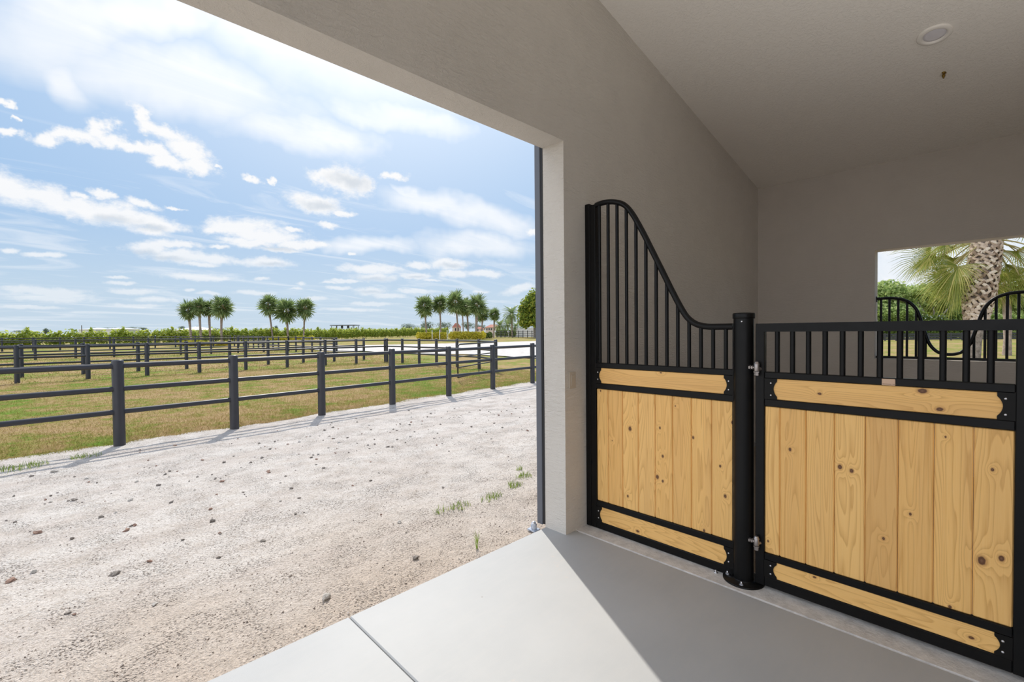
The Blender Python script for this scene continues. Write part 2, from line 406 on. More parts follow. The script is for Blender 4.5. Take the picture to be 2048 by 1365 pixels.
# ------------------------------------------------------------------ sky and sun
CUM=[(92.9,12.3,2.31,1.23,0.3),(90.7,11.9,2.35,1.11,0.25),(88.5,11.5,2.54,1.16,0.16),(86.4,11.4,2.35,1.1,0.07),(84.2,11.0,2.89,0.95,0.17),(82.5,10.7,1.67,0.73,0.13),(83.7,10.1,1.55,0.48,0.05),(88.9,12.6,0.88,0.34,-0.18),(87.1,13.0,1.03,0.41,0.16),(84.2,12.5,1.59,0.42,0.1),(81.7,12.6,0.81,0.19,0.02),(93.0,16.7,0.74,0.38,-0.09),(90.7,16.9,1.47,0.54,-0.26),(88.8,17.4,2.06,0.68,-0.18),(87.0,18.5,1.21,0.99,-0.14),(86.3,17.6,1.58,0.62,0.09),(84.9,17.6,1.51,0.52,-0.12),(84.1,20.4,1.2,0.73,0.39),(82.6,19.4,2.09,0.93,0.27),(80.6,18.1,2.4,1.36,0.38),(79.7,16.8,1.92,0.95,0.02),(83.5,17.5,1.9,0.64,0.1),(82.2,16.8,1.98,0.66,0.12),(93.0,18.9,0.48,0.32,-0.31),(92.6,17.8,0.33,0.16,0.06),(74.8,16.4,1.1,0.36,0.2),(72.8,16.5,0.47,0.37,0.34),(77.8,17.2,0.54,0.28,-0.16),(65.5,17.2,2.84,1.51,0.12),(67.2,17.7,2.18,0.72,-0.1),(63.4,16.9,1.34,1.09,0.09),(68.5,14.4,3.06,1.09,0.13),(65.4,13.7,1.22,0.38,-0.07),(59.7,18.2,1.51,0.44,0.07),(67.3,12.2,1.08,0.44,-0.07),(76.1,11.3,3.6,1.02,-0.1),(73.7,10.7,3.96,0.96,0.07),(70.3,10.0,2.87,0.66,0.03),(77.9,10.7,1.82,0.5,-0.1),(70.7,11.5,1.23,0.27,0.01),(68.2,10.1,1.16,0.39,0.12),(75.2,9.8,2.89,0.52,-0.02),(72.3,9.3,2.28,0.32,-0.07),(83.7,8.5,1.98,0.66,-0.1),(81.3,7.9,3.17,0.69,0.02),(78.4,7.8,2.72,0.56,-0.07),(73.5,7.8,2.87,0.59,0.04),(77.9,9.1,1.17,0.25,-0.09),(81.7,9.0,2.07,0.39,-0.03),(79.7,7.2,1.74,0.25,-0.03),(93.0,7.2,0.7,0.25,-0.12),(91.0,7.1,1.32,0.26,-0.11),(86.3,5.4,0.95,0.14,-0.07),(85.9,4.9,1.03,0.19,-0.06),(85.1,4.2,1.59,0.29,-0.05),(79.7,5.9,3.32,0.36,-0.05),(78.4,5.9,2.25,0.26,-0.05),(74.2,6.0,0.82,0.22,-0.05),(79.0,4.3,1.06,0.21,-0.04),(74.8,4.5,2.03,0.27,-0.03),(80.6,4.6,0.5,0.15,-0.04),(91.0,3.9,3.23,0.39,0.02),(90.7,3.3,3.1,0.31,0.01),(89.8,3.6,1.99,0.27,-0.05),(83.4,3.5,2.0,0.24,-0.03),(84.9,2.9,2.31,0.19,-0.03),(92.0,2.5,2.48,0.17,-0.03),(62.2,6.6,2.65,0.53,0.05),(62.6,7.6,3.7,0.58,0.01),(65.5,6.1,2.0,0.23,-0.03),(57.5,6.9,1.91,0.48,0.04),(56.8,8.2,1.68,0.42,-0.02),(53.3,8.3,2.57,0.66,-0.01),(48.9,7.2,2.85,0.49,0.01),(52.7,7.2,2.46,0.54,-0.0),(55.7,6.4,1.09,0.18,-0.01),(66.1,5.3,1.43,0.23,-0.02),(67.1,5.9,1.08,0.17,-0.03),(62.7,4.9,1.95,0.53,0.06),(60.8,4.4,1.99,0.36,-0.01),(57.4,5.0,2.28,0.3,-0.01),(49.5,5.0,1.11,0.18,0.0),(44.7,5.3,2.47,0.55,-0.23),(43.0,12.0,0.74,0.41,0.02),(70.3,5.7,0.62,0.22,-0.03),(70.8,5.1,0.82,0.17,-0.03),(68.8,4.0,1.38,0.23,-0.02),(65.0,2.8,3.38,0.23,-0.01),(62.8,3.5,2.88,0.24,-0.01),(64.7,9.3,0.45,0.17,-0.04)]
GREY=[(64.8,17.2,1.97,0.7,0.12),(68.1,14.3,1.8,0.43,0.09),(86.2,10.8,1.37,0.41,0.03),(83.7,10.4,1.39,0.33,0.05),(84.3,8.0,1.31,0.29,-0.01),(82.6,7.6,1.61,0.24,0.02),(73.0,7.6,1.39,0.22,-0.06),(72.5,9.4,1.75,0.27,-0.01),(62.2,6.4,1.96,0.24,0.03),(53.0,8.2,1.35,0.24,-0.01),(62.7,4.8,1.37,0.18,-0.01),(76.1,8.7,1.88,0.26,-0.07),(57.4,6.8,0.96,0.18,-0.01),(65.2,24.1,2.11,0.51,0.2)]
VEIL=[(69.9,30.7,23.2,5.97,0.16),(89.6,25.3,9.71,3.24,-0.22),(90.3,22.5,3.39,2.19,0.11),(80.2,23.9,15.51,3.12,0.06),(69.0,21.9,9.17,2.52,0.09),(59.0,24.3,10.03,2.06,0.16),(53.2,14.7,8.57,1.74,0.19),(55.6,15.8,4.14,0.81,0.39),(48.3,13.6,7.41,1.76,0.1),(83.3,28.5,13.86,2.96,-0.25),(62.7,10.6,6.4,1.03,0.05),(50.2,10.7,7.42,1.55,0.01)]

VEIL.append((6,7,14,7,0))          # hazy white sky low over the side lawn
SUN_AZ, SUN_EL = R(60.8), R(48.5)
SUN = Vector((math.cos(SUN_EL)*math.cos(SUN_AZ), math.cos(SUN_EL)*math.sin(SUN_AZ), math.sin(SUN_EL)))
wd = bpy.data.worlds.new('sky'); scene.world = wd; wd.use_nodes = True
t = NT(wd.node_tree); t.n.clear()
D = t.vmath('NORMALIZE', t.new('ShaderNodeTexCoord').outputs['Generated'])
sx = t.new('ShaderNodeSeparateXYZ'); t.l.new(D, sx.inputs[0])
az = t.math('MULTIPLY', t.math('ARCTAN2', sx.outputs[1], sx.outputs[0]), 180/math.pi)
el = t.math('MULTIPLY', t.math('ARCSINE', sx.outputs[2]), 180/math.pi)
cb = t.new('ShaderNodeCombineXYZ'); t.l.new(az, cb.inputs[0]); t.l.new(el, cb.inputs[1]); cb.inputs[2].default_value = 1.0; AE = cb.outputs[0]
base = t.ramp(t.math('DIVIDE', el, 90., clamp=True), [(0.,(.57,.69,.80)),(.05,(.52,.67,.82)),(.13,(.355,.555,.825)),(.26,(.33,.535,.825)),(.6,(.24,.42,.74)),(1.,(.17,.33,.66))])
def nearest(vec, blobs, chunk=10):
    """squared normalised distance to the nearest of a list of ellipses in (azimuth, elevation, 1);
    every few steps wait for the ones before, which keeps the shader small"""
    acc = None; v = vec
    for i, (a, e, r1, r2, th) in enumerate(blobs):
        if acc is not None and i % chunk == 0:
            n = t.new('ShaderNodeVectorMath', operation='MULTIPLY_ADD'); t.l.new(acc, n.inputs[0]); n.inputs[1].default_value = (1e-8,)*3; t.l.new(vec, n.inputs[2]); v = n.outputs[0]
        if abs(th) < .10:
            n = t.new('ShaderNodeVectorMath', operation='MULTIPLY_ADD'); t.l.new(v, n.inputs[0]); n.inputs[1].default_value = (1/r1,1/r2,0); n.inputs[2].default_value = (-a/r1,-e/r2,0)
            ln = t.vmath('DOT_PRODUCT', n.outputs[0], n.outputs[0], out='Value')
        else:
            c_, s_ = math.cos(th), math.sin(th)
            u = t.vmath('DOT_PRODUCT', v, (c_/r1, s_/r1, -(a*c_+e*s_)/r1), out='Value')
            w = t.vmath('DOT_PRODUCT', v, (-s_/r2, c_/r2, (a*s_-e*c_)/r2), out='Value')
            ln = t.math('MULTIPLY_ADD', u, u, t.math('MULTIPLY', w, w))
        acc = ln if acc is None else t.math('MINIMUM', acc, ln)
    return t.math('SQRT', acc)
# thin high cloud, streaked
zc = t.math('ADD', t.math('MAXIMUM', sx.outputs[2], 0.), .12)
pl = t.new('ShaderNodeCombineXYZ'); t.l.new(t.math('DIVIDE', sx.outputs[0], zc), pl.inputs[0]); t.l.new(t.math('DIVIDE', sx.outputs[1], zc), pl.inputs[1])
cir = t.noise(t.mapping(pl.outputs[0], rot=(0,0,R(-28)), scale=(.8,2.6,1)), 1.3, 5, .6, dist=.8, dim='2D')
cirm = t.smooth(cir, .42, .78)
# soft veils at fixed places in the sky
wv = t.vmath('MULTIPLY', t.vmath('SUBTRACT', t.noise(AE, .09, 4, .6, out=1, dim='2D'), (.5,.5,.5)), (14.,5.,0.))
AEv = t.vmath('ADD', AE, wv)
veil = nearest(AEv, VEIL)
veil = t.smooth(veil, 1.6, .15)
veil = t.math('MULTIPLY', veil, t.math('ADD', t.math('MULTIPLY', cir, .7), .50), clamp=True)
ang = t.math('MULTIPLY', t.math('ARCCOSINE', t.vmath('DOT_PRODUCT', D, tuple(SUN), out='Value')), 180/math.pi)
glow = t.math('POWER', 2.718, t.math('MULTIPLY', t.math('POWER', t.math('DIVIDE', ang, 28.), 2.), -1.))
hi = t.math('MAXIMUM', t.math('MULTIPLY', cirm, .45), t.math('MAXIMUM', veil, t.math('MULTIPLY', glow, .9)))
c = t.mix(hi, base, (.93,.955,.99))
# bright fill added to the unseen sky opposite, to light the barn inside
sky_fill = t.smooth(t.vmath('DOT_PRODUCT', D, (-.95,-.05,.31), out='Value'), .25, .75)
c = t.mix(t.math('MULTIPLY', sky_fill, t.math('ADD', .55, t.math('MULTIPLY', cir, .9)), clamp=True), c, (1.36,1.44,1.58))
# bright towards the sun
add = t.math('MULTIPLY', t.math('POWER', 2.718, t.math('MULTIPLY', ang, -1/9.)), 2.2)
cx = t.new('ShaderNodeCombineXYZ'); [t.l.new(add, cx.inputs[i]) for i in range(3)]
c = t.vmath('ADD', c, cx.outputs[0])
# cumulus
wc = t.vmath('SUBTRACT', t.noise(AE, .42, 4, .62, out=1, dim='2D'), (.5,.5,.5))
amp = t.math('ADD', t.math('MULTIPLY', el, .095, clamp=False), .30)
wcs = t.new('ShaderNodeVectorMath', operation='SCALE'); t.l.new(wc, wcs.inputs[0]); t.l.new(amp, wcs.inputs[3])
AEc = t.vmath('ADD', AE, t.vmath('MULTIPLY', wcs.outputs[0], (1.7,.85,0.)))
cum = nearest(AEc, CUM)
edge = t.math('MULTIPLY', t.math('SUBTRACT', t.noise(t.mapping(AE, scale=(.6,1.1,1)), 1.2, 4, .65, dim='2D'), .5), 1.0)
cd_ = t.smooth(t.math('ADD', cum, edge), 1.32, .40)
fade = t.ramp(t.math('DIVIDE', el, 20., clamp=True), [(0.,.30),(.25,.55),(.5,.9),(1.,1.)])
cd_ = t.math('MULTIPLY', cd_, fade)
grey = nearest(AEc, GREY)
cc = t.mix(t.math('MULTIPLY', t.smooth(grey, 1.7, .1), .75), (.985,.985,.99), (.62,.68,.75))
cfull = t.mix(cd_, c, cc)
# only the stretch of sky that holds cumulus pays for working it out
inside = t.math('MULTIPLY', t.math('COMPARE', az, 69., 31.), t.math('COMPARE', el, 10.5, 10.9))
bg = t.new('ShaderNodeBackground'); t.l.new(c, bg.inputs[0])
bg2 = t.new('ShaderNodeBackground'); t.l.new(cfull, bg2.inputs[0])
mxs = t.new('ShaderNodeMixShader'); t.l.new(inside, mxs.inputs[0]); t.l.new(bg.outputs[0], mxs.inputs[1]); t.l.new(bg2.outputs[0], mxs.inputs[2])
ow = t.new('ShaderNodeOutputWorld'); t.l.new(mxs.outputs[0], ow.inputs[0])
wd.cycles.sampling_method = 'NONE'

sl = bpy.data.lights.new('sun', 'SUN'); so = link(bpy.data.objects.new('sun', sl))
sl.energy = 3.9; sl.angle = R(.55); sl.color = (1., .94, .85)
so.rotation_euler = SUN.to_track_quat('Z', 'Y').to_euler(); so.location = (10, 18, 25)

ul = bpy.data.lights.new('bounce_fill', 'SPOT'); uo = link(bpy.data.objects.new('bounce_fill', ul))
ul.energy = 130.0; ul.color = (1., .97, .93); ul.spot_size = R(125); ul.spot_blend = .6; ul.shadow_soft_size = .12
uo.location = (2.1, -1.25, 1.0); uo.rotation_euler = (R(180), 0, 0)      # added fill light with no fixture, aimed straight up at the ceiling

vs = scene.view_settings
vs.view_transform = 'Standard'; vs.look = 'None'; vs.exposure = 0.0; vs.gamma = 1.0; vs.use_curve_mapping = False
try: scene.cycles.max_bounces = 8; scene.cycles.diffuse_bounces = 5; scene.cycles.transparent_max_bounces = 8
except Exception: pass

# ------------------------------------------------------------------ the barn
Y1, Y1o = 2.138, 2.340            # end wall, inner and outer face
X2, X2o = 6.731, 6.930            # stall's back wall
OPR, OPL, OPH = 2.622, -1.25, 2.883
RIDGE, SLOPE, EAVE = .70, .196, 3.392
def ceil_z(x): return EAVE + SLOPE*(X2 - abs(x-RIDGE) - RIDGE)
XL = -1.55
mb = MB()
top = lambda x: ceil_z(x)+.05
mb.prism([(OPR,-.14),(X2o,-.14),(X2o,top(X2o)),(OPR,top(OPR))], 1, Y1, Y1o)
mb.prism([(OPL,OPH),(OPR,OPH),(OPR,top(OPR)),(RIDGE,top(RIDGE)),(OPL,top(OPL))], 1, Y1, Y1o)
mb.prism([(XL,-.14),(OPL,-.14),(OPL,top(OPL)),(XL,top(XL))], 1, Y1, Y1o)
struct('wall_end', mb, MT['wall'])
WY0, WY1, WZ0, WZ1 = -.36, .888, 1.152, 2.403      # window hole
mb = MB()
for a, b in (((-1.6,-.14),(Y1,WZ0)), ((-1.6,WZ1),(Y1,EAVE+.05)), ((-1.6,WZ0),(WY0,WZ1)), ((WY1,WZ0),(Y1,WZ1))):
    mb.box((X2,a[0],a[1]), (X2o,b[0],b[1]))
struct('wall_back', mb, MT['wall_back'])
mb = MB(); mb.prism([(2.96,-.14),(X2,-.14),(X2,ceil_z(X2)+.03),(2.96,ceil_z(2.96)+.03)], 1, -1.6, -1.48)
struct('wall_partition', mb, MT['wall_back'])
mb = MB(); mb.prism([(XL,-.14),(X2o,-.14),(X2o,top(X2o)),(RIDGE,top(RIDGE)),(XL,top(XL))], 1, -4.3, -4.1)
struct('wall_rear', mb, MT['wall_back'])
mb = MB()
CXL, CYB = XL-.35, -4.3
mb.prism([(X2o+.5,ceil_z(X2o+.5)),(RIDGE,ceil_z(RIDGE)),(CXL,ceil_z(CXL)),(CXL,ceil_z(CXL)+.14),(RIDGE,ceil_z(RIDGE)+.14),(X2o+.5,ceil_z(X2o+.5)+.14)], 1, CYB, Y1+.001)
struct('ceiling', mb, MT['ceil'])
mb = MB(); JX = 1.056
for x0, x1 in ((XL,JX-.002),(JX+.002,2.735)):
    mb.bbox((x0,-4.1,-.12), (x1,Y1o-.002,0.), .006)
mb.box((JX-.02,-4.1,-.12), (JX+.02,Y1o-.004,-.012))
mb.box((2.70,Y1-.02,-.12), (X2o,Y1o-.004,-.003))
struct('floor', mb, MT['concrete'])
mb = MB(); mb.bbox((2.737,-4.1,-.12), (3.03,Y1+.01,.002), .008); struct('threshold_strip', mb, MT['threshold'])
mb = MB(); mb.box((3.03,-1.6,-.12), (X2+.02,Y1+.02,-.05)); struct('stall_ground', mb, MT['footing'])

# sliding barn door parked outside, seen edge-on past the jamb
mb = MB()
for k in range(11): mb.bbox((2.66+k*.19,2.372,.10), (2.846+k*.19,2.402,2.93), .004)
d1 = struct('door_1', mb, MT['door'])
mb = MB()
mb.bbox((2.612,2.362,.012), (2.672,2.418,3.05), .004); mb.bbox((4.72,2.362,.03), (4.78,2.418,3.05), .004)
for z in (.03, 1.45, 2.95): mb.bbox((2.672,2.364,z), (4.72,2.416,z+.1), .004)
mb.build('door_frame', MT['door'], d1)
mb = MB(); mb.box((2.618,2.341,.02), (2.66,2.3615,3.04)); mb.build('gap_shade', MT['gap_dark'], d1)  # dark strip standing in for the shaded gap between door and wall
tg = thing('door_guide_roller', 'small round-capped metal guide roller at the foot of the open grey door', 'roller', (2.598,2.440,-.04))
mb = MB(); mb.lathe((2.598,2.440,-.04), [(.024,0.),(.024,.036),(.020,.044),(.020,.048)], 20); mb.build('roller', MT['galv'], tg)
mb = MB(); mb.dome((2.598,2.440,.008), .018, (0,0,1), 14, .8); mb.build('cap', MT['zinc'], tg)
mb = MB(); mb.bbox((2.565,2.40,-.05), (2.632,2.48,-.036), .003); mb.build('base_plate', MT['galv'], tg)

# wall switch
ts = thing('light_switch', 'almond single rocker light switch on the wall beside the big doorway', 'light switch', (2.705,Y1,1.076))
mb = MB(); mb.bbox((2.666,Y1-.007,1.076), (2.744,Y1+.001,1.198), .003); mb.build('cover_plate', MT['almond'], ts)
mb = MB(); mb.prism([(Y1-.013,1.172),(Y1-.005,1.176),(Y1-.005,1.098),(Y1-.009,1.098)], 0, 2.687, 2.723); mb.build('rocker', MT['almond'], ts)

# ceiling fittings
sl_ = math.atan(SLOPE)
def on_ceiling(x, y): return Vector((x, y, ceil_z(x)))
rot = Matrix.Rotation(sl_, 4, 'Y')          # ceiling falls towards +X
c0 = on_ceiling(4.853, .285)
tl = thing('recessed_ceiling_light', 'round recessed ceiling light with white trim ring and unlit grey lens', 'ceiling light', c0)
def lathe_c(prof, c, n=40):
    mb = MB(); mb.lathe((0,0,0), prof, n); mb.v = [tuple(rot @ Vector(v) + c) for v in mb.v]; return mb
lathe_c([(.106,.002),(.106,-.005),(.100,-.012),(.082,-.016),(.074,-.013),(.068,-.004),(.066,-.002)], c0).build('trim_ring', MT['trim'], tl)
lathe_c([(.0675,-.001),(.0675,-.004),(.05,-.006),(.0001,-.007)], c0).build('lens', MT['lens'], tl)
c1 = on_ceiling(5.37, .256)
tn = thing('mist_nozzle', 'small brass nozzle poking out of the ceiling beyond the recessed light', 'nozzle', c1)
lathe_c([(.014,.004),(.014,-.004),(.009,-.006),(.009,-.022),(.0125,-.023),(.0125,-.038),(.008,-.040),(.006,-.055),(.0001,-.056)], c1, 6).build('nozzle_body', MT['brass'], tn)
mb = MB(); mb.tube([c1+Vector((-.002,.0,-.015)), c1+Vector((.004,-.016,-.008))], .005, 8); mb.build('side_stub', MT['brass'], tn)

# ------------------------------------------------------------------ stall front
XF, XB = 2.875, 2.915
def plate_poly(y_in, y_edge, z0, z1):
    """end plate between the frame (y_in) and a profiled edge towards the plank"""
    s = 1 if y_edge > y_in else -1
    zc, hh = (z0+z1)/2, (z1-z0)/2
    pts = [(y_in,z0),(y_edge,z0),(y_edge,z0+hh*.24)]
    for k in range(0, 13):
        a = -1+2*k/12
        pts.append((y_edge - s*.0165*math.cos(a*math.pi/2)**.8 - s*.001, zc + a*hh*.70))
    pts += [(y_edge,z1-hh*.24),(y_edge,z1),(y_in,z1)]
    return pts
def bolts(parent, ys, zs, x=XF-.001):
    for y in ys:
        for z in zs:
            mb = MB(); mb.dome((x,y,z), .0058, (-1,0,0), 12, .7); mb.build('bolt', MT['zinc'], parent)
def planks(y0, y1, z0, z1, cuts, m, parent, name='board_panel'):
    """tongue-and-groove boards with V grooves, one mesh"""
    e = sorted([y0]+[c for c in cuts if y0 < c < y1]+[y1]); mb = MB()
    for a, b in zip(e[:-1], e[1:]): mb.bbox((XF+.010,a+.0009,z0), (XB-.008,b-.0009,z1), .005)
    return mb.build(name, m, parent)
def bars(parent, ys, zbot, ztop, r=.0125, x=2.895):
    for i, y in enumerate(ys):
        zt = ztop[i] if isinstance(ztop, list) else ztop
        mb = MB(); mb.tube([(x,y,zbot),(x,y,zt)], r, 14, cap=False); mb.build('bar', MT['black'], parent)
def smooth_path(pts, n=6):
    out = []; P = [Vector(p) for p in pts]
    for i in range(len(P)-1):
        p0 = P[max(i-1,0)]; p1 = P[i]; p2 = P[i+1]; p3 = P[min(i+2,len(P)-1)]
        for k in range(n):
            u = k/n
            out.append(.5*((2*p1)+(p2-p0)*u+(2*p0-5*p1+4*p2-p3)*u*u+(3*p1-p0-3*p2+p3)*u**3))
    out.append(P[-1]); return out
KN1 = [(1.76,.80,.020),(1.53,.84,.011),(1.51,.65,.013),(1.55,.50,.018),(1.51,.48,.012),(1.42,1.0,.006),(1.30,.81,.012),(1.13,.66,.011),(1.058,.94,.012),(1.10,.48,.014),(1.78,.31,.012),(1.23,.228,.012),(2.01,1.05,.009),(1.91,.69,.006)]
KN2 = [(.75,.83,.012),(.52,.78,.016),(.47,.77,.014),(.34,.46,.010),(.24,.61,.009),(.0,.47,.024),(-.06,.50,.016),(-.03,.88,.009),(.86,.28,.008),(.10,.22,.010),(.12,1.0,.006)]
PV1 = pine('pine_boards_side_panel', False, KN1); PV2 = pine('pine_boards_gate', False, KN2)
PH = pine('pine_planks', True, [(1.70,.082,.014),(1.52,1.215,.008),(.63,.158,.009),(.03,.112,.011),(.14,1.125,.015),(.20,1.205,.020),(.61,1.155,.011)])

# fixed side panel with the swooping top
ps = thing('stall_side_panel', 'narrow fixed stall panel by the wall with swooping barred top over pine boards', 'stall panel', (2.895,1.59,0))
mb = MB(); mb.bbox((2.872,2.096,.004), (2.922,2.1375,2.465), .003); mb.build('wall_channel', MT['black'], ps)
mb = MB(); mb.bbox((XF,2.046,.004), (XB,2.0955,2.452), .003); mb.build('stile', MT['black'], ps)
mb = MB(); mb.bbox((XF,1.046,.02), (XB,1.0545,1.52), .001); mb.build('stile', MT['black'], ps)
for z0, z1 in ((1.2235,1.262),(1.066,1.108),(.173,.2155),(.004,.057)):
    mb = MB(); mb.bbox((XF,1.05,z0), (XB,2.0465,z1), .004); mb.build('frame_rail', MT['black'], ps)
sw = [(2.051,2.440),(1.99,2.446),(1.93,2.444),(1.86,2.428),(1.79,2.392),(1.727,2.318),(1.648,2.180),(1.579,2.045),(1.512,1.912),(1.447,1.782),(1.384,1.662),(1.333,1.583),(1.273,1.538),(1.205,1.522),(1.129,1.520),(1.05,1.520)]
k_ = 2.895/2.875
swp = smooth_path([(2.895, y*k_ if y < 2.04 else 2.05, 1.5+(z-1.5)*k_) for y, z in sw])
mb = MB(); mb.tube(swp, .0195, 18); mb.build('curved_top_rail', MT['black'], ps)
def rail_z(y):
    for a, b in zip(swp[:-1], swp[1:]):
        if (a.y-y)*(b.y-y) <= 0 and abs(a.y-b.y) > 1e-6: return a.z+(b.z-a.z)*(y-a.y)/(b.y-a.y)
    return swp[-1].z
by = [2.019-.0766*i for i in range(13)]
bars(ps, by, 1.255, [rail_z(y)-.004 for y in by], .0122)
mb = MB(); mb.bbox((XF+.006,1.05,1.108), (XB-.006,2.048,1.2235), .003); mb.build('upper_plank', PH, ps)
mb = MB(); mb.bbox((XF+.006,1.05,.057), (XB-.006,2.048,.173), .003); mb.build('lower_plank', PH, ps)
for z0, z1 in ((1.1075,1.2238),(.0565,.1733)):
    for yi, ye in ((2.047,2.000),(1.0545,1.1055)):
        mb = MB(); mb.prism(plate_poly(yi, ye, z0, z1), 0, XF+.001, XF+.0065); pl = mb.build('end_plate', MT['plate'], ps)
        ym = yi+(ye-yi)*.42
        bolts(pl, [ym], [z0+.030, z1-.034])
planks(1.0545, 2.0455, .2155, 1.066, [1.947,1.822,1.695,1.567,1.440,1.312,1.183], PV1, ps)
mb = MB(); mb.lathe((2.855,1.145,.002), [(.012,0.),(.012,.004),(.007,.005),(.007,.016),(.0001,.017)], 8); mb.build('anchor_bolt', MT['zinc'], ps)

# hinge post
PC = (2.888, .995)
pp = thing('gate_post', 'round black steel post with flat cap between the side panel and the gate', 'post', (PC[0],PC[1],0))
mb = MB(); mb.lathe((PC[0],PC[1],0), [(.0550,.012),(.0550,1.586)], 40); mb.build('tube', MT['black'], pp)
mb = MB(); mb.lathe((PC[0],PC[1],0), [(.0556,1.566),(.0592,1.566),(.0600,1.572),(.0600,1.592),(.0575,1.598),(.03,1.601),(.0001,1.602)], 40); mb.build('cap', MT['black'], pp)
mb = MB(); mb.lathe((PC[0],PC[1],.002), [(.113,0.),(.113,.007),(.110,.010),(.058,.010),(.056,.016)], 48); fl = mb.build('base_flange', MT['black'], pp)
for a in (-108, -18, 72, 162):
    c_ = (PC[0]+.088*math.cos(R(a-60)), PC[1]+.088*math.sin(R(a-60)))
    mb = MB(); mb.lathe((c_[0],c_[1],.012), [(.0135,0.),(.0135,.003)], 20); mb.lathe((c_[0],c_[1],.015), [(.0095,0.),(.0095,.007),(.008,.008)], 6, False); mb.lathe((c_[0],c_[1],.023), [(.005,0.),(.005,.008),(.0001,.009)], 10)
    mb.build('anchor_bolt', MT['zinc'], fl)
mb = MB(); d_ = Vector((-.93,-.14,0)).normalized(); mb.dome((PC[0]+d_.x*.0548,PC[1]+d_.y*.0548,1.548), .006, d_, 12, .7); mb.build('cap_screw', MT['zinc'], pp)

# gate
gt = thing('stall_gate', 'wide black steel stall gate with short bars above pine boards', 'gate', (2.895,.39,.015))
GY0, GY1 = -.145, .926
for y0, y1 in ((.8785,GY1),(GY0,-.0955)):
    mb = MB(); mb.bbox((XF,y0,.018), (XB,y1,1.535), .003); mb.build('stile', MT['black'], gt)
mb = MB(); mb.prism([(GY1-.001,1.5345),(GY0+.001,1.5345),(-.0955,1.487),(.8785,1.487)], 0, XF-.0006, XB+.0006); mb.build('top_rail', MT['black'], gt)
for z0, z1 in ((1.2205,1.258),(1.0600,1.1025),(.171,.2105),(.018,.0745)):
    mb = MB(); mb.bbox((XF+.0005,-.096,z0), (XB-.0005,.879,z1), .004); mb.build('frame_rail', MT['black'], gt)
gy = [.817-.0762*i for i in range(12)]
bars(gt, gy, 1.25, 1.49, .0128)
mb = MB(); mb.bbox((XF+.006,-.096,1.1025), (XB-.006,.879,1.2205), .003); mb.build('upper_plank', PH, gt)
mb = MB(); mb.bbox((XF+.006,-.096,.0745), (XB-.006,.879,.171), .003); mb.build('lower_plank', PH, gt)
for z0, z1 in ((1.1020,1.2208),(.0742,.1713)):
    for yi, ye in ((.8785,.814),(-.0955,-.041)):
        mb = MB(); mb.prism(plate_poly(yi, ye, z0, z1), 0, XF+.001, XF+.0065); pl = mb.build('end_plate', MT['plate'], gt)
        ym = yi+(ye-yi)*.53
        bolts(pl, [ym], [z0+.024, z1-.026])
planks(-.0965, .8795, .2105, 1.060, [.801,.673,.544,.414,.286,.158,.028,-.1], PV2, gt)
mb = MB(); mb.bbox((XF-.003,.2975,1.2215), (XF+.001,.3495,1.2535), .002); npl = mb.build('name_plate', MT['copper'], gt)
mb = MB()
y_ = .345
for w_ in (.0042,.0026,.003,.0028,.0034,.003,.0026,.0032,.0028,0,.003,.0028,.0034,.003):      # a line of worn lettering
    if w_:
        h_ = .0042+.001*(w_ > .004)
        mb.box((XF-.0032,y_-w_*.35,1.2268), (XF-.0027,y_,1.2268+h_)); mb.box((XF-.0032,y_-w_,1.2268), (XF-.0027,y_-w_*.35,1.2268+h_*.45))
        y_ -= w_+.0007
    else: y_ -= .003
mb.build('lettering', MT['ink'], npl)
for z in (1.281, .268):
    hg = MB(); hx, hy = 2.853, .912
    hg.lathe((hx,hy,z-.019), [(.0135,0.),(.0145,.003),(.0145,.035),(.0135,.038)], 18)
    hg.lathe((hx,hy,z+.019), [(.016,0.),(.016,.004),(.0125,.006),(.0125,.013),(.008,.016)], 12)
    hg.lathe((hx,hy,z-.048), [(.007,0.),(.0125,.003),(.0125,.018),(.016,.020),(.016,.026)], 6, False)
    hg.tube([(hx,hy,z),(hx+.008,.958,z)], .0075, 12)
    for y in (.930,.944): hg.tube([(hx+.004,y,z),(hx+.006,y+.008,z)], .0135, 6, smooth=False)
    hg.tube([(hx,hy,z-.008),(XF+.002,hy-.012,z-.008)], .010, 10)
    hg.build('hinge', MT['steel'], gt)

# window grille
XW = 6.85
wg = thing('window_grille', 'black steel window guard with a deep U-shaped dip in its curved top rail', 'window grille', (XW,.264,1.152))
cy = .2635; prof = [(.885,1.848),(.767,1.849),(.690,1.838),(.616,1.808),(.559,1.752),(.514,1.660),(.469,1.487),(.424,1.330),(.370,1.250),(.317,1.219),(.2635,1.212)]
path = prof + [(2*cy-y, z) for y, z in prof[-2::-1]]
gp = smooth_path([(XW,y,z) for y, z in path], 6)
mb = MB(); mb.tube(gp, .0165, 16); mb.build('curved_top_rail', MT['black'], wg)
mb = MB(); mb.bbox((XW-.014,WY0+.002,1.1535), (XW+.014,WY1-.002,1.180), .003); mb.build('bottom_rail', MT['black'], wg)
def gz(y):
    for a, b in zip(gp[:-1], gp[1:]):
        if (a.y-y)*(b.y-y) <= 0 and abs(a.y-b.y) > 1e-6: return a.z+(b.z-a.z)*(y-a.y)/(b.y-a.y)
    return 1.2
for y in (.843,.767,.689,.611,.533,.453):
    for yy in (y, 2*cy-y):
        mb = MB(); mb.tube([(XW,yy,1.175),(XW,yy,gz(yy))], .0115, 12, cap=False); mb.build('bar', MT['black'], wg)
for yy in (WY1-.004, WY0+.004):
    mb = MB(); mb.bbox((XW-.02,yy-.004,1.81), (XW+.02,yy+.004,1.875), .002); mb.build('mounting_tab', MT['black'], wg)
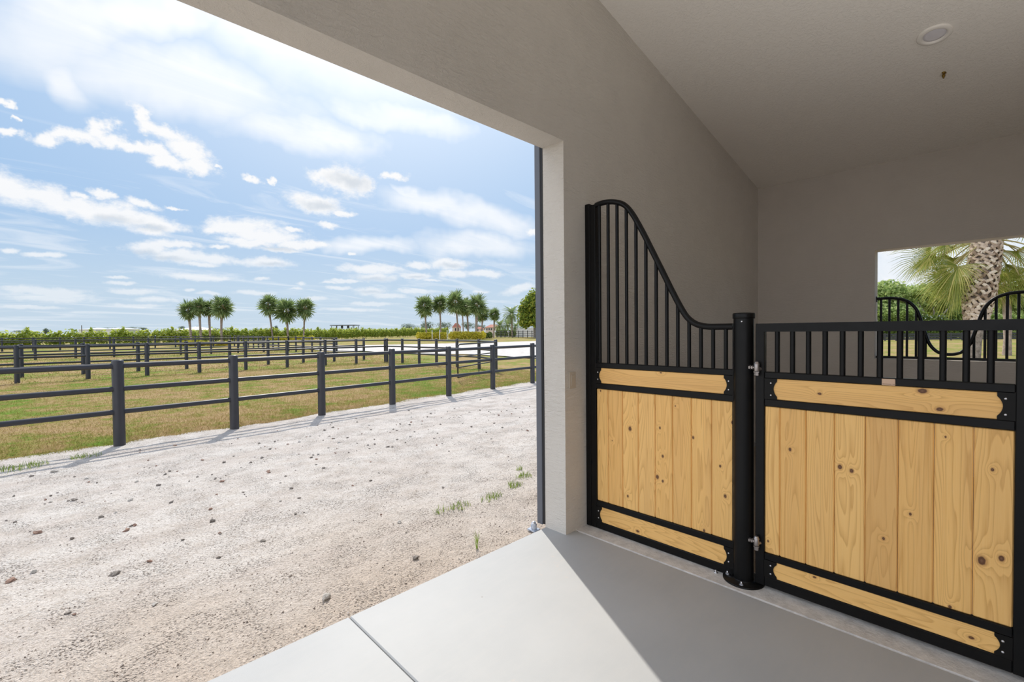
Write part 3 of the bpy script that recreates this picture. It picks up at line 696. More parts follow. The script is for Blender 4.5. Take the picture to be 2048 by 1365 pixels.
# ------------------------------------------------------------------ ground outside
def lineA(x): return 8.40+.102*x
def dirt_z(x, y):
    z = -.042 + .016*mnoise.noise(Vector((x*.7,y*1.4,3.1))) + .010*mnoise.noise(Vector((x*2.3,y*3.4,7.7))) + .005*mnoise.noise(Vector((x*7,y*8,1.7)))
    if y < 5.0: z += .011*mnoise.noise(Vector((x*11,y*13,4.4)))*min(1, (5-y)/2.) + .006*mnoise.noise(Vector((x*23,y*25,8.4)))*min(1, (5-y)/2.)
    if y < 3.0: z -= .004*max(0, 3.0-y) + (.012*max(0, .25-abs(y-2.36))/.25)
    return z
xs = np.concatenate([np.arange(-9,-1.6,.4), np.arange(-1.6,10.6,.045), np.arange(10.6,18.6,.5)])
ys = np.concatenate([np.arange(2.335,4.2,.028), np.arange(4.2,9.0,.05), np.arange(9.0,10.6,.12)])
V = []; idx = {}
F = []
for j, y in enumerate(ys):
    for i, x in enumerate(xs):
        V.append((x, y, dirt_z(x, y)))
nx = len(xs)
for j in range(len(ys)-1):
    for i in range(nx-1):
        if ys[j] < lineA(xs[i])+.55: F.append((j*nx+i, j*nx+i+1, (j+1)*nx+i+1, (j+1)*nx+i))
go = fast_mesh('dirt_drive', V, F, MT['dirt'], smooth=True); go['kind'] = 'structure'
def lawn_z(x, y, v):
    z = terr(y)-.012 + .018*mnoise.noise(Vector((x*.5,y*.5,9.)))
    return z - .05*max(0., 1-v/.35) if v < .35 else z
def edge_v(x): return .10+.07*mnoise.noise(Vector((x*1.3,4.,2.)))+.04*mnoise.noise(Vector((x*4.5,4.,2.)))
def lawn(xs, vs):
    V = [(x, lineA(x)*1.0+edge_v(x)*max(0, 1-v/2)+v if v < 6 else (8.4+v) + (.102*x)*max(0, 1-(v-6)/20), 0) for v in vs for x in xs]
    V = [(x, y, lawn_z(x, y, vs[k//len(xs)])) for k, (x, y, _) in enumerate(V)]
    n = len(xs)
    return V, [(j*n+i, j*n+i+1, (j+1)*n+i+1, (j+1)*n+i) for j in range(len(vs)-1) for i in range(n-1)]
xs = np.concatenate([np.arange(-260,-12,12.), np.arange(-12,-2,.8), np.arange(-2,14,.1), np.arange(14,40,1.), np.arange(40,420,10.)])
vs_ = np.concatenate([np.arange(0,.6,.08), np.arange(.6,8,.3), np.arange(8,50,1.5), np.arange(50,420,12.)])
V, F = lawn(xs, vs_)
lo = fast_mesh('paddock_lawn', V, F, MT['turf'], smooth=True); lo['kind'] = 'structure'
mb = MB(); mb.add([(7.25,-260,-.03),(420,-260,-.03),(420,lineA(420),-.03),(60,lineA(60)+.1,-.03),(18,lineA(18)+.2,-.03),(18,2.36,-.03),(7.25,2.36,-.03)], [(0,1,2,3,4,5,6)])
struct('side_lawn', mb, MT['turf'])
mb = MB(); mb.add([(-260,-260,-.14),(7.25,-260,-.14),(7.25,2.33,-.14),(-260,2.33,-.14)], [(0,1,2,3)]); struct('back_yard', mb, MT['dirt'])
mb = MB(); mb.add([(6.95,-9,-.022),(10.2,-9,-.022),(10.2,4.5,-.022),(6.95,4.5,-.022)], [(0,1,2,3)]); struct('side_bounce_strip', mb, MT['dirt'])  # pale ground added out of view, bounces sun up onto the window reveal
# sand arena
ar = [(18.0,11.4),(18.6,17.3),(19.4,21.1),(19.5,23.6),(19.0,25.6),(17.8,28.1),(17.0,30.1),(17.0,34.5),(15.4,36.6),(15.6,45),(19.7,49.5),(24.3,47.5),(27.4,46.3),(33.2,44.9),(40,44.6),(52.,43.5),(75,42),(75,12.5)]
dens = []
for a, b in zip(ar, ar[1:]+ar[:1]):
    L = math.hypot(b[0]-a[0], b[1]-a[1]); n = max(1, int(L/.7))
    for k in range(n):
        u = k/n; x = a[0]+(b[0]-a[0])*u; y = a[1]+(b[1]-a[1])*u; q = mnoise.noise(Vector((x*.8,y*.8,5)))*.35
        dens.append((x+q, y+q*.6))
import mathutils
tri = mathutils.geometry.tessellate_polygon([[Vector((x,y,0)) for x, y in dens]])
mb = MB(); mb.add([(x,y,terr(y)+.035) for x, y in dens], [tuple(f) for f in tri]); struct('sand_arena', mb, MT['sand'])

# grass blades on the nearer lawn
def blades(n, sampler, hmin, hmax, wid):
    P = sampler(n); n = len(P)
    a = nrng.uniform(0, 2*np.pi, n); h = nrng.uniform(hmin, hmax, n); w = wid*nrng.uniform(.6, 1.3, n)
    lean = nrng.uniform(.2, 1.1, n)*h; la = nrng.uniform(0, 2*np.pi, n)
    d = np.stack([np.cos(a), np.sin(a), np.zeros(n)], 1)*w[:,None]
    tip = P + np.stack([np.cos(la)*lean, np.sin(la)*lean, h], 1)
    V = np.stack([P-d, P+d, tip], 1).reshape(-1, 3)
    return V, np.arange(3*n).reshape(n, 3)
def s_near(n):
    x = nrng.uniform(-2.5, 13, n); v = nrng.uniform(0, 1, n)**1.6*13
    keep = np.ones(n, bool)
    ev = np.array([edge_v(q) for q in x[:]]); y = 8.40+.102*x+ev*np.maximum(0, 1-v/2)+v+nrng.normal(0, .025, n)
    z = np.array([lawn_z(a_, b_, c_) for a_, b_, c_ in zip(x, y, v)])
    return np.stack([x, y, z], 1)
def s_mid(n):
    x = nrng.uniform(-4, 26, n); y = nrng.uniform(21, 44, n)
    k = ~((x > 15) & (y > 12) & (y < 47)); x = x[k]; y = y[k]
    return np.stack([x, y, np.array([terr(q)-.012 for q in y])], 1)
VV = []; FF = []; b = 0
for n, s_, h0, h1, w in ((150000, s_near, .018, .05, .0035), (45000, s_mid, .03, .08, .010)):
    V, F = blades(n, s_, h0, h1, w); VV.append(V); FF.append(F+b); b += len(V)
g_ = fast_mesh('grass', np.concatenate(VV), np.concatenate(FF), MT['blades'])
props(g_, 'short patchy green and dry grass covering the fenced paddock', 'grass', kind='stuff')

# weeds in the dirt
def weed(name, label, x, y, n, rad, h, group=None):
    mb = MB(); z0 = dirt_z(x, y)
    for k in range(n):
        a = rng.uniform(0, 6.28); r = rad*rng.random()**.5; bx, by_ = x+r*math.cos(a), y+r*math.sin(a)*.7
        hh = h*rng.uniform(.5, 1.1); d = rng.uniform(0, 6.28); ln = hh*rng.uniform(.2, .9); w = .0028
        zb = dirt_z(bx, by_)-.003
        p0 = Vector((bx,by_,zb)); p1 = p0+Vector((math.cos(d)*ln*.4, math.sin(d)*ln*.4, hh*.65)); p2 = p0+Vector((math.cos(d)*ln, math.sin(d)*ln, hh))
        s_ = Vector((-math.sin(d), math.cos(d), 0))*w
        mb.add([p0-s_,p0+s_,p1+s_*.8,p1-s_*.8,p2], [(0,1,2,3),(3,2,4)])
    return one(name, mb, MT['weed'], label, 'weed', group)
weed('grass_sprig', 'single tall green grass sprig standing by the concrete slab edge', 2.09, 2.52, 7, .018, .13)
for lb, x, y, n, r in (('largest flat tuft of weeds in the dirt, beside the open door edge', 3.47, 3.40, 80, .10), ('weed tuft in the dirt just in front of the largest one', 3.20, 3.27, 70, .09),
                       ('sparse weed tuft farther out in the middle of the drive weeds', 2.80, 3.17, 70, .12), ('thin strip of weeds lying along the tyre-smoothed dirt', 2.47, 3.20, 55, .10), ('faint weed patch nearest the middle of the drive', 2.30, 3.25, 30, .08),
                       ('small weed tuft farthest along the drive by the door edge', 3.62, 3.62, 30, .05), ('green grass clump spilling onto the dirt at the fence foot', -.42, 7.85, 220, .28), ('thin green strip of grass under the fence shadow', .18, 7.98, 90, .16)):
    weed('weed_tuft', lb, x, y, n, r, .05 if y < 7 else .06)

# stones
def stone_mesh(seed, sub=2):
    import bmesh
    bm = bmesh.new(); bmesh.ops.create_icosphere(bm, subdivisions=sub, radius=1.0)
    r_ = random.Random(seed); o = Vector((r_.uniform(0,50),)*3)
    for v in bm.verts:
        d = v.co.normalized(); k = .78+.5*mnoise.noise(d*1.3+o)+.22*mnoise.noise(d*3.1+o)
        v.co = Vector((d.x*k, d.y*k*.8, d.z*k*.62))
    me = bpy.data.meshes.new('stone'); bm.to_mesh(me); bm.free(); return me
def stone(me, m, x, y, s, label, group, name='stone'):
    o = link(bpy.data.objects.new(name, me)); o.scale = (s, s*rng.uniform(.7,1), s*rng.uniform(.6,1)); o.rotation_euler = (rng.uniform(-.3,.3), rng.uniform(-.3,.3), rng.uniform(0,6.28))
    o.location = (x, y, dirt_z(x, y)+s*.22)
    return props(o, label, 'stone', group)
sm = []
for i in range(9):
    me = stone_mesh(i, 1 if i < 7 else 2); me.materials.append((MT['stone'], MT['stone'], MT['stone'], MT['stone_brick'], MT['stone_pale'])[i % 5]); sm.append(me)
big = [stone_mesh(60+i, 2) for i in range(10)]
spec_ = [(1.07,2.67,.040,'stone_pale','pale knobbly rock lying near the concrete slab, largest on the drive'),(1.69,2.69,.032,'stone','brown grey rock with a flat top between the slab and the drive'),
         (1.04,3.75,.022,'stone','dark oblong stone standing alone in the middle of the drive'),(.21,3.90,.038,'stone','low dark brown stone half buried in front of the fence side'),
         (-.27,4.29,.034,'stone_brick','reddish stone sitting alone at the edge of the drive'),(-.01,3.54,.020,'stone','small round grey stone alone on the nearest dirt'),
         (2.26,4.44,.026,'stone','flat brown stone lying alone halfway to the fence'),(1.93,3.31,.024,'stone_pale','light brown lump of stone in the disturbed dirt'),
         (3.60,7.53,.030,'stone','round grey stone closest to the fence foot'),(.42,5.50,.032,'stone_pale','grey peaked stone alone between drive and fence'),
         (.85,4.42,.030,'stone','dark jagged stone beside a tyre rut'),(-.10,7.35,.05,'stone_pale','pale flat slab of rock by the fence shadow')]
for i, (x, y, s, m_, lb) in enumerate(spec_):
    me = big[i % 10].copy(); me.materials.clear(); me.materials.append(MT[m_]); stone(me, None, x, y, s, lb, None)
n_ = 0
while n_ < 275:
    if rng.random() < .72: x, y = rng.uniform(-.4, 6.5), rng.gauss(6.1, .85)
    else: x, y = rng.uniform(-1, 9.5), rng.uniform(2.7, 8.3)
    if not (2.6 < y < lineA(x)-.1) or x < (y-7.9)*.1-1.2: continue
    if x > 2.6+(y-2.4)*1.07: continue
    stone(sm[rng.randrange(9)], None, x, y, rng.choice((.012,.014,.017,.021,.026,.032)), 'small loose stone, one of the many strewn over the pale dirt drive', 'small stones strewn over the drive')
    n_ += 1

# grit: what nobody could count
V = []; F = []
tet = np.array([(1,0,-.3),(-.5,.85,-.3),(-.5,-.85,-.3),(.15,.1,.75)])
for k in range(9000):
    y = 2.36+abs(rng.gauss(0, 1.5)) if k % 2 else rng.uniform(2.4, 8.2); x = rng.uniform(-1.5, 2.7+(y-2.4)*1.05)
    if y > lineA(x)-.05: continue
    s = rng.choice((.003,.004,.005,.006,.008)); a = rng.uniform(0, 6.28); ca, sa = math.cos(a), math.sin(a); z = dirt_z(x, y)
    b = len(V); q = tet*np.array([rng.uniform(.7,1.4), rng.uniform(.7,1.3), rng.uniform(.6,1.2)])*s
    V += [(x+p[0]*ca-p[1]*sa, y+p[0]*sa+p[1]*ca, z+p[2]) for p in q]; F += [(b,b+1,b+3),(b+1,b+2,b+3),(b+2,b,b+3),(b,b+2,b+1)]
gg = fast_mesh('gravel_grit', V, F, MT['grit']); props(gg, 'fine loose grit and gravel scattered across the pale dirt drive', 'gravel', kind='stuff')

# ------------------------------------------------------------------ fences
def fence(name, label, pts, H=1.2, rails=(.93,.66,.39), pr=.068, rr=.036, group=None, z0=None):
    """pts: (x, y, z) of each post foot; round posts with rounded caps and three pipe rails per bay"""
    t_ = thing(name, label, 'fence', pts[0], group)
    for (x, y, z) in pts:
        mb = MB(); mb.lathe((x,y,z-.12), [(pr,0.),(pr,H+.095),(pr*.93,H+.112),(pr*.7,H+.12),(.0001,H+.122)], 14); mb.build('post', MT['fence'], t_, False)
    for a, b in zip(pts[:-1], pts[1:]):
        for f in rails:
            mb = MB(); mb.tube([(a[0],a[1],a[2]+H*f),(b[0],b[1],b[2]+H*f)], rr, 10, cap=False); mb.build('rail', MT['fence'], t_, False)
    return t_
A = [-2.55,-1.02,.54,1.99,3.48,5.06,6.68,8.26,10.01,11.7]
fence('paddock_fence', 'near black three-rail pipe fence along the edge of the pale dirt drive', [(x, lineA(x)-.02, -.03) for x in A], 1.19)
B1 = [-4.42,-2.75,-1.08,.61,2.23,3.87,5.52,7.18,8.89,10.43,12.11]
fence('paddock_fence', 'long black fence across the middle of the grass, first behind the drive fence', [(x,21.8,0.) for x in B1], 1.22)
B2 = [-4.45,-2.78,-1.11,.56,2.24,3.91,5.59,7.25,8.93,10.56,12.28]
fence('paddock_fence', 'black fence just behind and parallel to the long middle fence', [(x,24.7,0.) for x in B2], 1.22)
C_ = [22.04,20.49,18.96,17.53,15.98,14.51,12.72]
fence('paddock_fence', 'short black fence running back from the open gate beside the sand arena', [(12.15 if i == 0 else 12.25 if i < 6 else 11.55, y, 0.) for i, y in enumerate(C_)], 1.22)
D1 = [-4.8,-3.0,-1.19,.56,2.37,4.14,5.93,7.76,9.5,11.29,13.13]
fence('paddock_fence', 'distant black fence in front of the lane before the palm group', [(x,39.5,terr(39.5)) for x in D1], 1.22)
D2 = [-7.2,-5.4,-3.69,-1.87,-.19,1.39,3.2,4.92,6.62,8.28,9.97,11.62,13.22]
fence('paddock_fence', 'farthest long black fence right below the green hedge', [(x,58.,terr(58.)-.06) for x in D2], 1.22)
C2 = [37.82,36.19,34.56,33.0,30.32]
fence('paddock_fence', 'distant short black fence running towards the drive, below three palms', [(13.13,39.5,terr(39.5))]+[(13.13,y,terr(y)) for y in C2], 1.22)
C3 = [56.35,54.58,52.9,51.21,49.44,47.85,46.63,45.1,43.66,42.2]
fence('paddock_fence', 'farthest short fence with close-looking posts left of the three palms', [(13.22,y,terr(y)-.04) for y in C3], 1.22)

# open paddock gate
def pipe_gate(label, a, b, h0, h1, group='pipe gates of the paddocks'):
    a = Vector(a); b = Vector(b); g = thing('pipe_gate', label, 'gate', a, group)
    up = Vector((0,0,1)); d = (b-a); L = d.length; d.normalize(); r = .16
    pts = [a+up*h0, b+up*h0-d*0, b+up*(h1-r)]
    for k in range(1, 7): an = R(15*k); pts.append(b-d*r+up*(h1-r)+d*r*math.cos(an)+up*r*math.sin(an))
    pts.append(a+up*h1)
    mb = MB(); mb.tube(pts, .024, 8); mb.tube([a+up*h0, a+up*h1], .024, 8); mb.build('frame', MT['fence'], g, False)
    for f in (.30,.62):
        mb = MB(); mb.tube([a+up*(h0+(h1-h0)*f), b+up*(h0+(h1-h0)*f)], .019, 8, cap=False); mb.build('rail', MT['fence'], g, False)
    m_ = (a+b)/2; mb = MB(); mb.tube([m_+up*(h0-.04), m_+up*h1], .016, 8); mb.build('brace', MT['fence'], g, False)
    return g
pipe_gate('open black pipe gate standing in the grass beside the sand arena', (11.48,12.62,0), (8.62,11.22,0), .12, 1.13)
pipe_gate('far open pipe gate beside the distant short fence below the palms', (13.13,30.3,.03), (11.4,31.6,.04), .12, 1.17)

# ------------------------------------------------------------------ plants
def leaf_cloud(ells, n, size, up_bias=.3, shell=.55):
    """leaves as small bent quads filling ellipsoids: (cx,cy,cz,rx,ry,rz)"""
    E_ = np.array(ells, float); vol = E_[:,3]*E_[:,4]*E_[:,5]; vol = vol**.75
    k = nrng.choice(len(E_), n, p=vol/vol.sum())
    d = nrng.normal(size=(n,3)); d /= np.linalg.norm(d, axis=1)[:,None]
    rad = (shell+(1-shell)*nrng.random(n))*(1+.10*nrng.normal(size=n))
    c = E_[k,:3] + d*rad[:,None]*E_[k,3:]
    nr = d + nrng.normal(size=(n,3))*.7 + np.array([0,0,up_bias]); nr /= np.linalg.norm(nr, axis=1)[:,None]
    u = np.cross(nr, nrng.normal(size=(n,3))); u /= np.linalg.norm(u, axis=1)[:,None]+1e-9
    w = np.cross(nr, u); s = size*nrng.uniform(.6, 1.35, n)[:,None]
    V = np.stack([c-u*s, c-w*s*.5+nr*s*.15, c+u*s, c+w*s*.5+nr*s*.15], 1).reshape(-1,3)
    return V, np.arange(4*n).reshape(n,4)
def plant(name, label, cat, base, ells, n, size, m, stems=(), group=None, stem_mat=None, part='foliage', up=.3, shell=.55):
    t_ = thing(name, label, cat, base, group)
    V, F = leaf_cloud(ells, n, size, up, shell); fast_mesh(part, V, F, m, t_)
    if stems:
        mb = MB()
        for pts, r in stems: mb.tube(pts, r, 7, cap=False)
        mb.build('trunk' if cat == 'tree' else 'stems', stem_mat or MT['stem'], t_, False)
    return t_
def frond_fan(origin, azim, elev, plen, blade, nseg, droop, rows=3, fold=.45, wid=.035, rnd=rng):
    """one fan-shaped palm leaf: a stalk and a folded fan of narrow drooping segments"""
    V = []; F = []
    h = Vector((math.cos(azim), math.sin(azim), 0)); rl = rnd.uniform(-.95,.95); side = Vector((-h.y*math.cos(rl), h.x*math.cos(rl), math.sin(rl)))
    pts = []; e = elev; p = Vector(origin)
    for k in range(5):
        pts.append(p.copy()); p = p + (h*math.cos(e)+Vector((0,0,math.sin(e))))*(plen/4); e -= droop*.16
    tip = pts[-1]; dr = (pts[-1]-pts[-2]).normalized(); nrm = side.cross(dr)
    for i in range(nseg):
        u = (i/(nseg-1))*2-1; an = u*R(112)
        d = dr*math.cos(an)+side*math.sin(an)
        d = (d + nrm*(-fold*abs(math.sin(an))*.8+.12)).normalized()
        L = blade*(1-.32*abs(u)**1.5)*rnd.uniform(.9,1.08)
        wv = d.cross(nrm).normalized()
        q = tip.copy() - dr*.04; b = len(V); dd = d.copy()
        ws = [.25,1.,.75,.12] if rows == 3 else [.4,1.,.1]
        for k in range(rows+1):
            w_ = wid*ws[k]*L
            V.append(q-wv*w_); V.append(q+wv*w_)
            q = q + dd*(L/rows); dd = (dd + Vector((0,0,-1))*droop*(.16+.30*k)).normalized()
        F += [(b+2*k, b+2*k+1, b+2*k+3, b+2*k+2) for k in range(rows)]
    return pts, V, F
def sabal(label, base, top, crown_r, n_fronds, nseg, tr, group, leaf, name='fan_palm', bulge=1., rows=2, dead=True):
    base = Vector(base); top = Vector(top); t_ = thing(name, label, 'palm tree', base, group)
    H = top.z-base.z; P = []
    bend = Vector((rng.uniform(-.12,.12), rng.uniform(-.12,.12), 0))*H*.15
    for k in range(9):
        u = k/8; P.append(base.lerp(top, u)+bend*math.sin(u*math.pi))
    mb = MB(); mb.tube(P, [tr*(1.15-.25*min(1, k/2)) if k < 3 else tr*(.9+.12*(k % 2) + (bulge*.45*max(0,(k-5)/3))) for k in range(9)], 12); mb.build('trunk', MT['trunk'], t_, False)
    V = []; F = []; mb2 = MB()
    for i in range(n_fronds):
        u = (i+.5)/n_fronds
        elev = R(86-138*u**.85+rng.uniform(-9,9)); az_ = i*2.399+rng.uniform(-.25,.25)
        pl = crown_r*rng.uniform(.24,.50); bl = crown_r*.68*rng.uniform(.85,1.1)
        pts, v, f = frond_fan(top+Vector((0,0,.1*crown_r*(1-u))), az_, elev, pl, bl, nseg, .55+.35*u, rows, .5, .075 if nseg < 14 else .05)
        b = len(V); V += v; F += [tuple(q+b for q in ff) for ff in f]
        mb2.tube(pts, .012*crown_r, 4, cap=False)
    fast_mesh('crown', [tuple(v) for v in V], F, leaf, t_)
    mb2.build('leaf_stalks', MT['frond_dry'], t_, False)
    return t_
def palm_at(label, px_base, px_top, y_top, y_bot, half_w, depth, tr=.125, group='fan palms beyond the paddocks', nf=38, nseg=13, **kw):
    """trunk foot and crown of a palm seen in that direction at that distance"""
    b = on_ground(px_base, depth); b.z = terr(b.y)-.05
    cr = half_w*1.2*depth/FPX
    tp = at(px_top, 682.5, depth); ztop = at(px_top, y_top, depth).z
    tp.z = ztop - cr*.84
    return sabal(label, b, tp, cr, nf, nseg, tr, group, MT['palm_leaf'], **kw)
palm_at('leftmost fan palm of the group of four behind the far fences', 383,378, 603,639, 19, 54)
palm_at('second fan palm from the left in the group of four', 404,400, 598,640, 18, 54)
palm_at('third fan palm of the group of four, with the smallest crown', 421,419, 603,636, 16, 55)
palm_at('rightmost and widest-crowned fan palm of the group of four', 444,446, 593,636, 22, 53)
palm_at('tallest slim fan palm with a leaning trunk, left of the group of three', 546,538, 592,628, 20, 69)
palm_at('middle fan palm of the group of three, with the lowest crown', 576,574, 601,645, 24, 69, tr=.16)
palm_at('right fan palm of the group of three, above the yellow shrubs', 607,611, 597,637, 20, 69)
palm_at('first fan palm on the left of the large palm group above the clipped yellow hedge', 854,850, 593,628, 21, 84, tr=.15)
palm_at('second fan palm of the large palm group, with a slim bare trunk', 882,880, 591,627, 18, 85, tr=.14)
palm_at('tallest fan palm at the middle of the large palm group', 916,912, 584,632, 23, 83, tr=.15)
palm_at('short thick fan palm hidden among the large palm group', 937,934, 598,652, 17, 86, tr=.16)
palm_at('fan palm with the thick brown trunk in the large palm group', 952,954, 591,626, 22, 82, tr=.24)
palm_at('low fan palm just right of the thick brown trunk', 964,966, 615,646, 15, 92, tr=.15)
palm_at('small solitary fan palm between the large group and the feather palm', 987,989, 617,643, 13, 96, tr=.16)
palm_at('tall thin far palm behind the short thick one', 927,925, 606,650, 13, 100, tr=.14)

# date palm and feathery bushes
def feather_palm(label, base, top, r, n, tr, group=None, cat='palm tree', name='feather_palm', m='palm_leaf'):
    base = Vector(base); top = Vector(top); t_ = thing(name, label, cat, base, group)
    if tr:
        mb = MB(); mb.tube([base, base.lerp(top,.5), top], [tr*1.1, tr*.9, tr*1.3], 10); mb.build('trunk', MT['trunk'], t_, False)
    V = []; F = []
    for i in range(n):
        u = (i+.5)/n; e = R(80-95*u); a = i*2.399; h = Vector((math.cos(a), math.sin(a), 0)); p = top.copy(); L = r*1.15*rng.uniform(.85,1.1)
        for k in range(12):
            d = h*math.cos(e)+Vector((0,0,math.sin(e))); q = p+d*(L/12); e -= .085+.05*u
            sd = Vector((-h.y,h.x,0))
            wl = r*.24*math.sin(math.pi*(k+1.2)/14)
            for s_ in (-1,1):
                b = len(V); tip = p.lerp(q,.5)+sd*s_*wl+d*wl*.7+Vector((0,0,-.25*wl))
                V += [p, q, tip]; F.append((b,b+1,b+2))
            p = q
    fast_mesh('crown', [tuple(v) for v in V], F, MT[m], t_)
    return t_
b_ = on_ground(1025, 100); tp = at(1023, 629, 100); feather_palm('date palm with arching feather fronds left of the broad green tree', (b_.x,b_.y,terr(b_.y)-.05), tp, 2.5, 34, .2)
for px, d, py, r, lb in ((1000,118,652,2.0,'bushy feather palm in front of the red-roofed villa'),(1016,116,650,1.9,'bushy feather palm under the date palm'),(1032,112,655,1.6,'low bushy feather palm at the foot of the broad green tree')):
    b_ = on_ground(px, d); feather_palm(lb, (b_.x,b_.y,terr(b_.y)), at(px,py,d), r, 40, .12, 'bushy palms by the villa', 'palm')

# broad tree beside the doorway
d = 90
def E(px, py, rx, ry, depth, rz=None):
    c = at(px, py, depth); k = depth/FPX
    return (c.x, c.y, c.z, rx*k, rx*k, (rz or ry)*k)
b_ = on_ground(1070, d)
plant('broadleaf_tree', 'dense yellow-green broadleaf tree seen beside the open door edge', 'tree', (b_.x,b_.y,.2),
      [E(1066,610,26,22,d),E(1082,600,30,25,d),E(1056,632,20,18,d),E(1075,640,30,16,d),E(1050,645,14,12,d),E(1090,630,30,26,d),E(1048,618,12,11,d)], 9000, .30, MT['lush'],
      [([(b_.x,b_.y,.1), tuple(at(1070,650,d)), tuple(at(1066,625,d))], [.35,.28,.15])], stem_mat=MT['oakbark'])

# long hedge
t_ = thing('hedge', 'long bright green leafy hedge behind the far paddock fences', 'hedge', (0,72,.3))
hl = [(-40,61.5),(-12,62.5),(10,68),(27,78),(45,94),(66,106),(84,114)]
ells = []; stems = []
for (xa,ya),(xb,yb) in zip(hl[:-1], hl[1:]):
    L = math.hypot(xb-xa, yb-ya); n = int(L/.8)
    for k in range(n):
        u = (k+rng.random()*.5)/n; x = xa+(xb-xa)*u; y = ya+(yb-ya)*u; hh = rng.uniform(.9,1.12)*(1.62+.0085*(x+12))
        ells.append((x, y, terr(y)+hh*.56, .62, .55, hh*.46))
        for q in range(2): xx = x+rng.uniform(-.35,.35); stems.append(([(xx,y-.1,terr(y)),(xx+rng.uniform(-.1,.1),y-.1,terr(y)+hh*.6)], .022))
        if k % 3 == 0: ells.append((x, y, terr(y)+hh*1.0, .16, .16, .22))
V, F = leaf_cloud(ells, 62000, .16, .3, .5); fast_mesh('foliage', V, F, MT['hedge'], t_)
mb = MB(); [mb.tube(p, r, 5, cap=False) for p, r in stems]; hs = mb.build('stems', MT['stem'], t_, False); hs['kind'] = 'stuff'

# yellow shrubs at the feet of the palms
def row(name, label, cat, px0, px1, depth, hpx, m, n, size, group=None, base_z=None, depth2=None, wob=.12):
    ells = []; k_ = max(2, int((px1-px0)*depth/FPX/.55)); d2 = depth2 or depth
    for k in range(k_+1):
        u = k/k_; dd = depth+(d2-depth)*u; p = on_ground(px0+(px1-px0)*u, dd); h = hpx*dd/FPX*(1+rng.uniform(-wob,wob))
        ells.append((p.x, p.y, terr(p.y)+h*.52, .55, .55, h*.52))
    c = ells[len(ells)//2]
    return plant(name, label, cat, (c[0],c[1],terr(c[1])), ells, n, size, MT[m], group=group, up=.5, shell=.7)
row('yellow_shrub_row', 'bright yellow shrubs at the feet of the four grouped palms', 'shrub', 366,402, 52, 9, 'croton', 1500, .13)
row('yellow_shrub_row', 'small yellow shrub right of the four grouped palms', 'shrub', 418,452, 52, 7, 'croton', 900, .13)
row('yellow_shrub_row', 'golden shrub row at the feet of the three grouped palms', 'shrub', 545,622, 66, 11, 'croton', 3200, .14)
row('clipped_yellow_hedge', 'shorter clipped yellow-topped hedge left of the three white poles', 'hedge', 838,890, 81, 14, 'croton', 4500, .12, wob=.04)
row('clipped_yellow_hedge', 'longer clipped yellow-topped hedge below the large palm group', 'hedge', 904,966, 81, 15, 'croton', 5200, .12, wob=.04)
row('clipped_green_hedge', 'green shrubs continuing right of the long yellow hedge', 'hedge', 960,980, 88, 12, 'clipped', 1500, .13)
row('clipped_green_hedge', 'square clipped dark green hedge left of the white board fence', 'hedge', 995,1014, 108, 15, 'clipped', 2200, .14, wob=.02)
row('clipped_green_hedge', 'narrow clipped dark green hedge beside the white board fence', 'hedge', 1019,1028, 108, 14, 'clipped', 1200, .14, wob=.02)

# white poles
for px, y0, y1, lb in ((864.5,661,680,'grey white pole in front of the shorter yellow hedge, leftmost of three'),(879.5,660,680,'grey white pole in front of the yellow hedge, middle of three'),(894.5,661,680,'grey white pole in the gap between the two yellow hedges')):
    p = on_ground(px, 77); mb = MB(); mb.lathe((p.x,p.y,terr(p.y)-.1), [(.055,0.),(.055,(y1-y0)*77/FPX+.1),(.0001,(y1-y0)*77/FPX+.12)], 10); one('marker_pole', mb, MT['white'], lb, 'pole', 'white poles around the yellow hedges')
for px, lb in ((905,'white post top showing above the left end of the long yellow hedge'),(920,'white post top showing above the middle of the long yellow hedge'),(935,'white post top showing above the right half of the long yellow hedge')):
    p = on_ground(px, 86); mb = MB(); mb.lathe((p.x,p.y,terr(p.y)-.1), [(.06,0.),(.06,1.75),(.0001,1.78)], 10); one('marker_pole', mb, MT['white'], lb, 'pole', 'white poles around the yellow hedges')
for px, lb in ((990,'white globe lamp on a short post left of the square dark hedge'),(1017,'white globe lamp on a short post between the two dark hedges')):
    p = on_ground(px, 106); t_ = thing('globe_lamp', lb, 'lamp', (p.x,p.y,terr(p.y)), 'white globe lamps by the dark hedges')
    mb = MB(); mb.lathe((p.x,p.y,terr(p.y)), [(.07,0.),(.07,1.1)], 8); mb.build('post', MT['white'], t_)
    mb = MB(); mb.lathe((p.x,p.y,terr(p.y)+1.08), [(.30,0.),(.29,.12),(.22,.26),(.1,.34),(.0001,.36)], 16); mb.build('globe', MT['white'], t_)

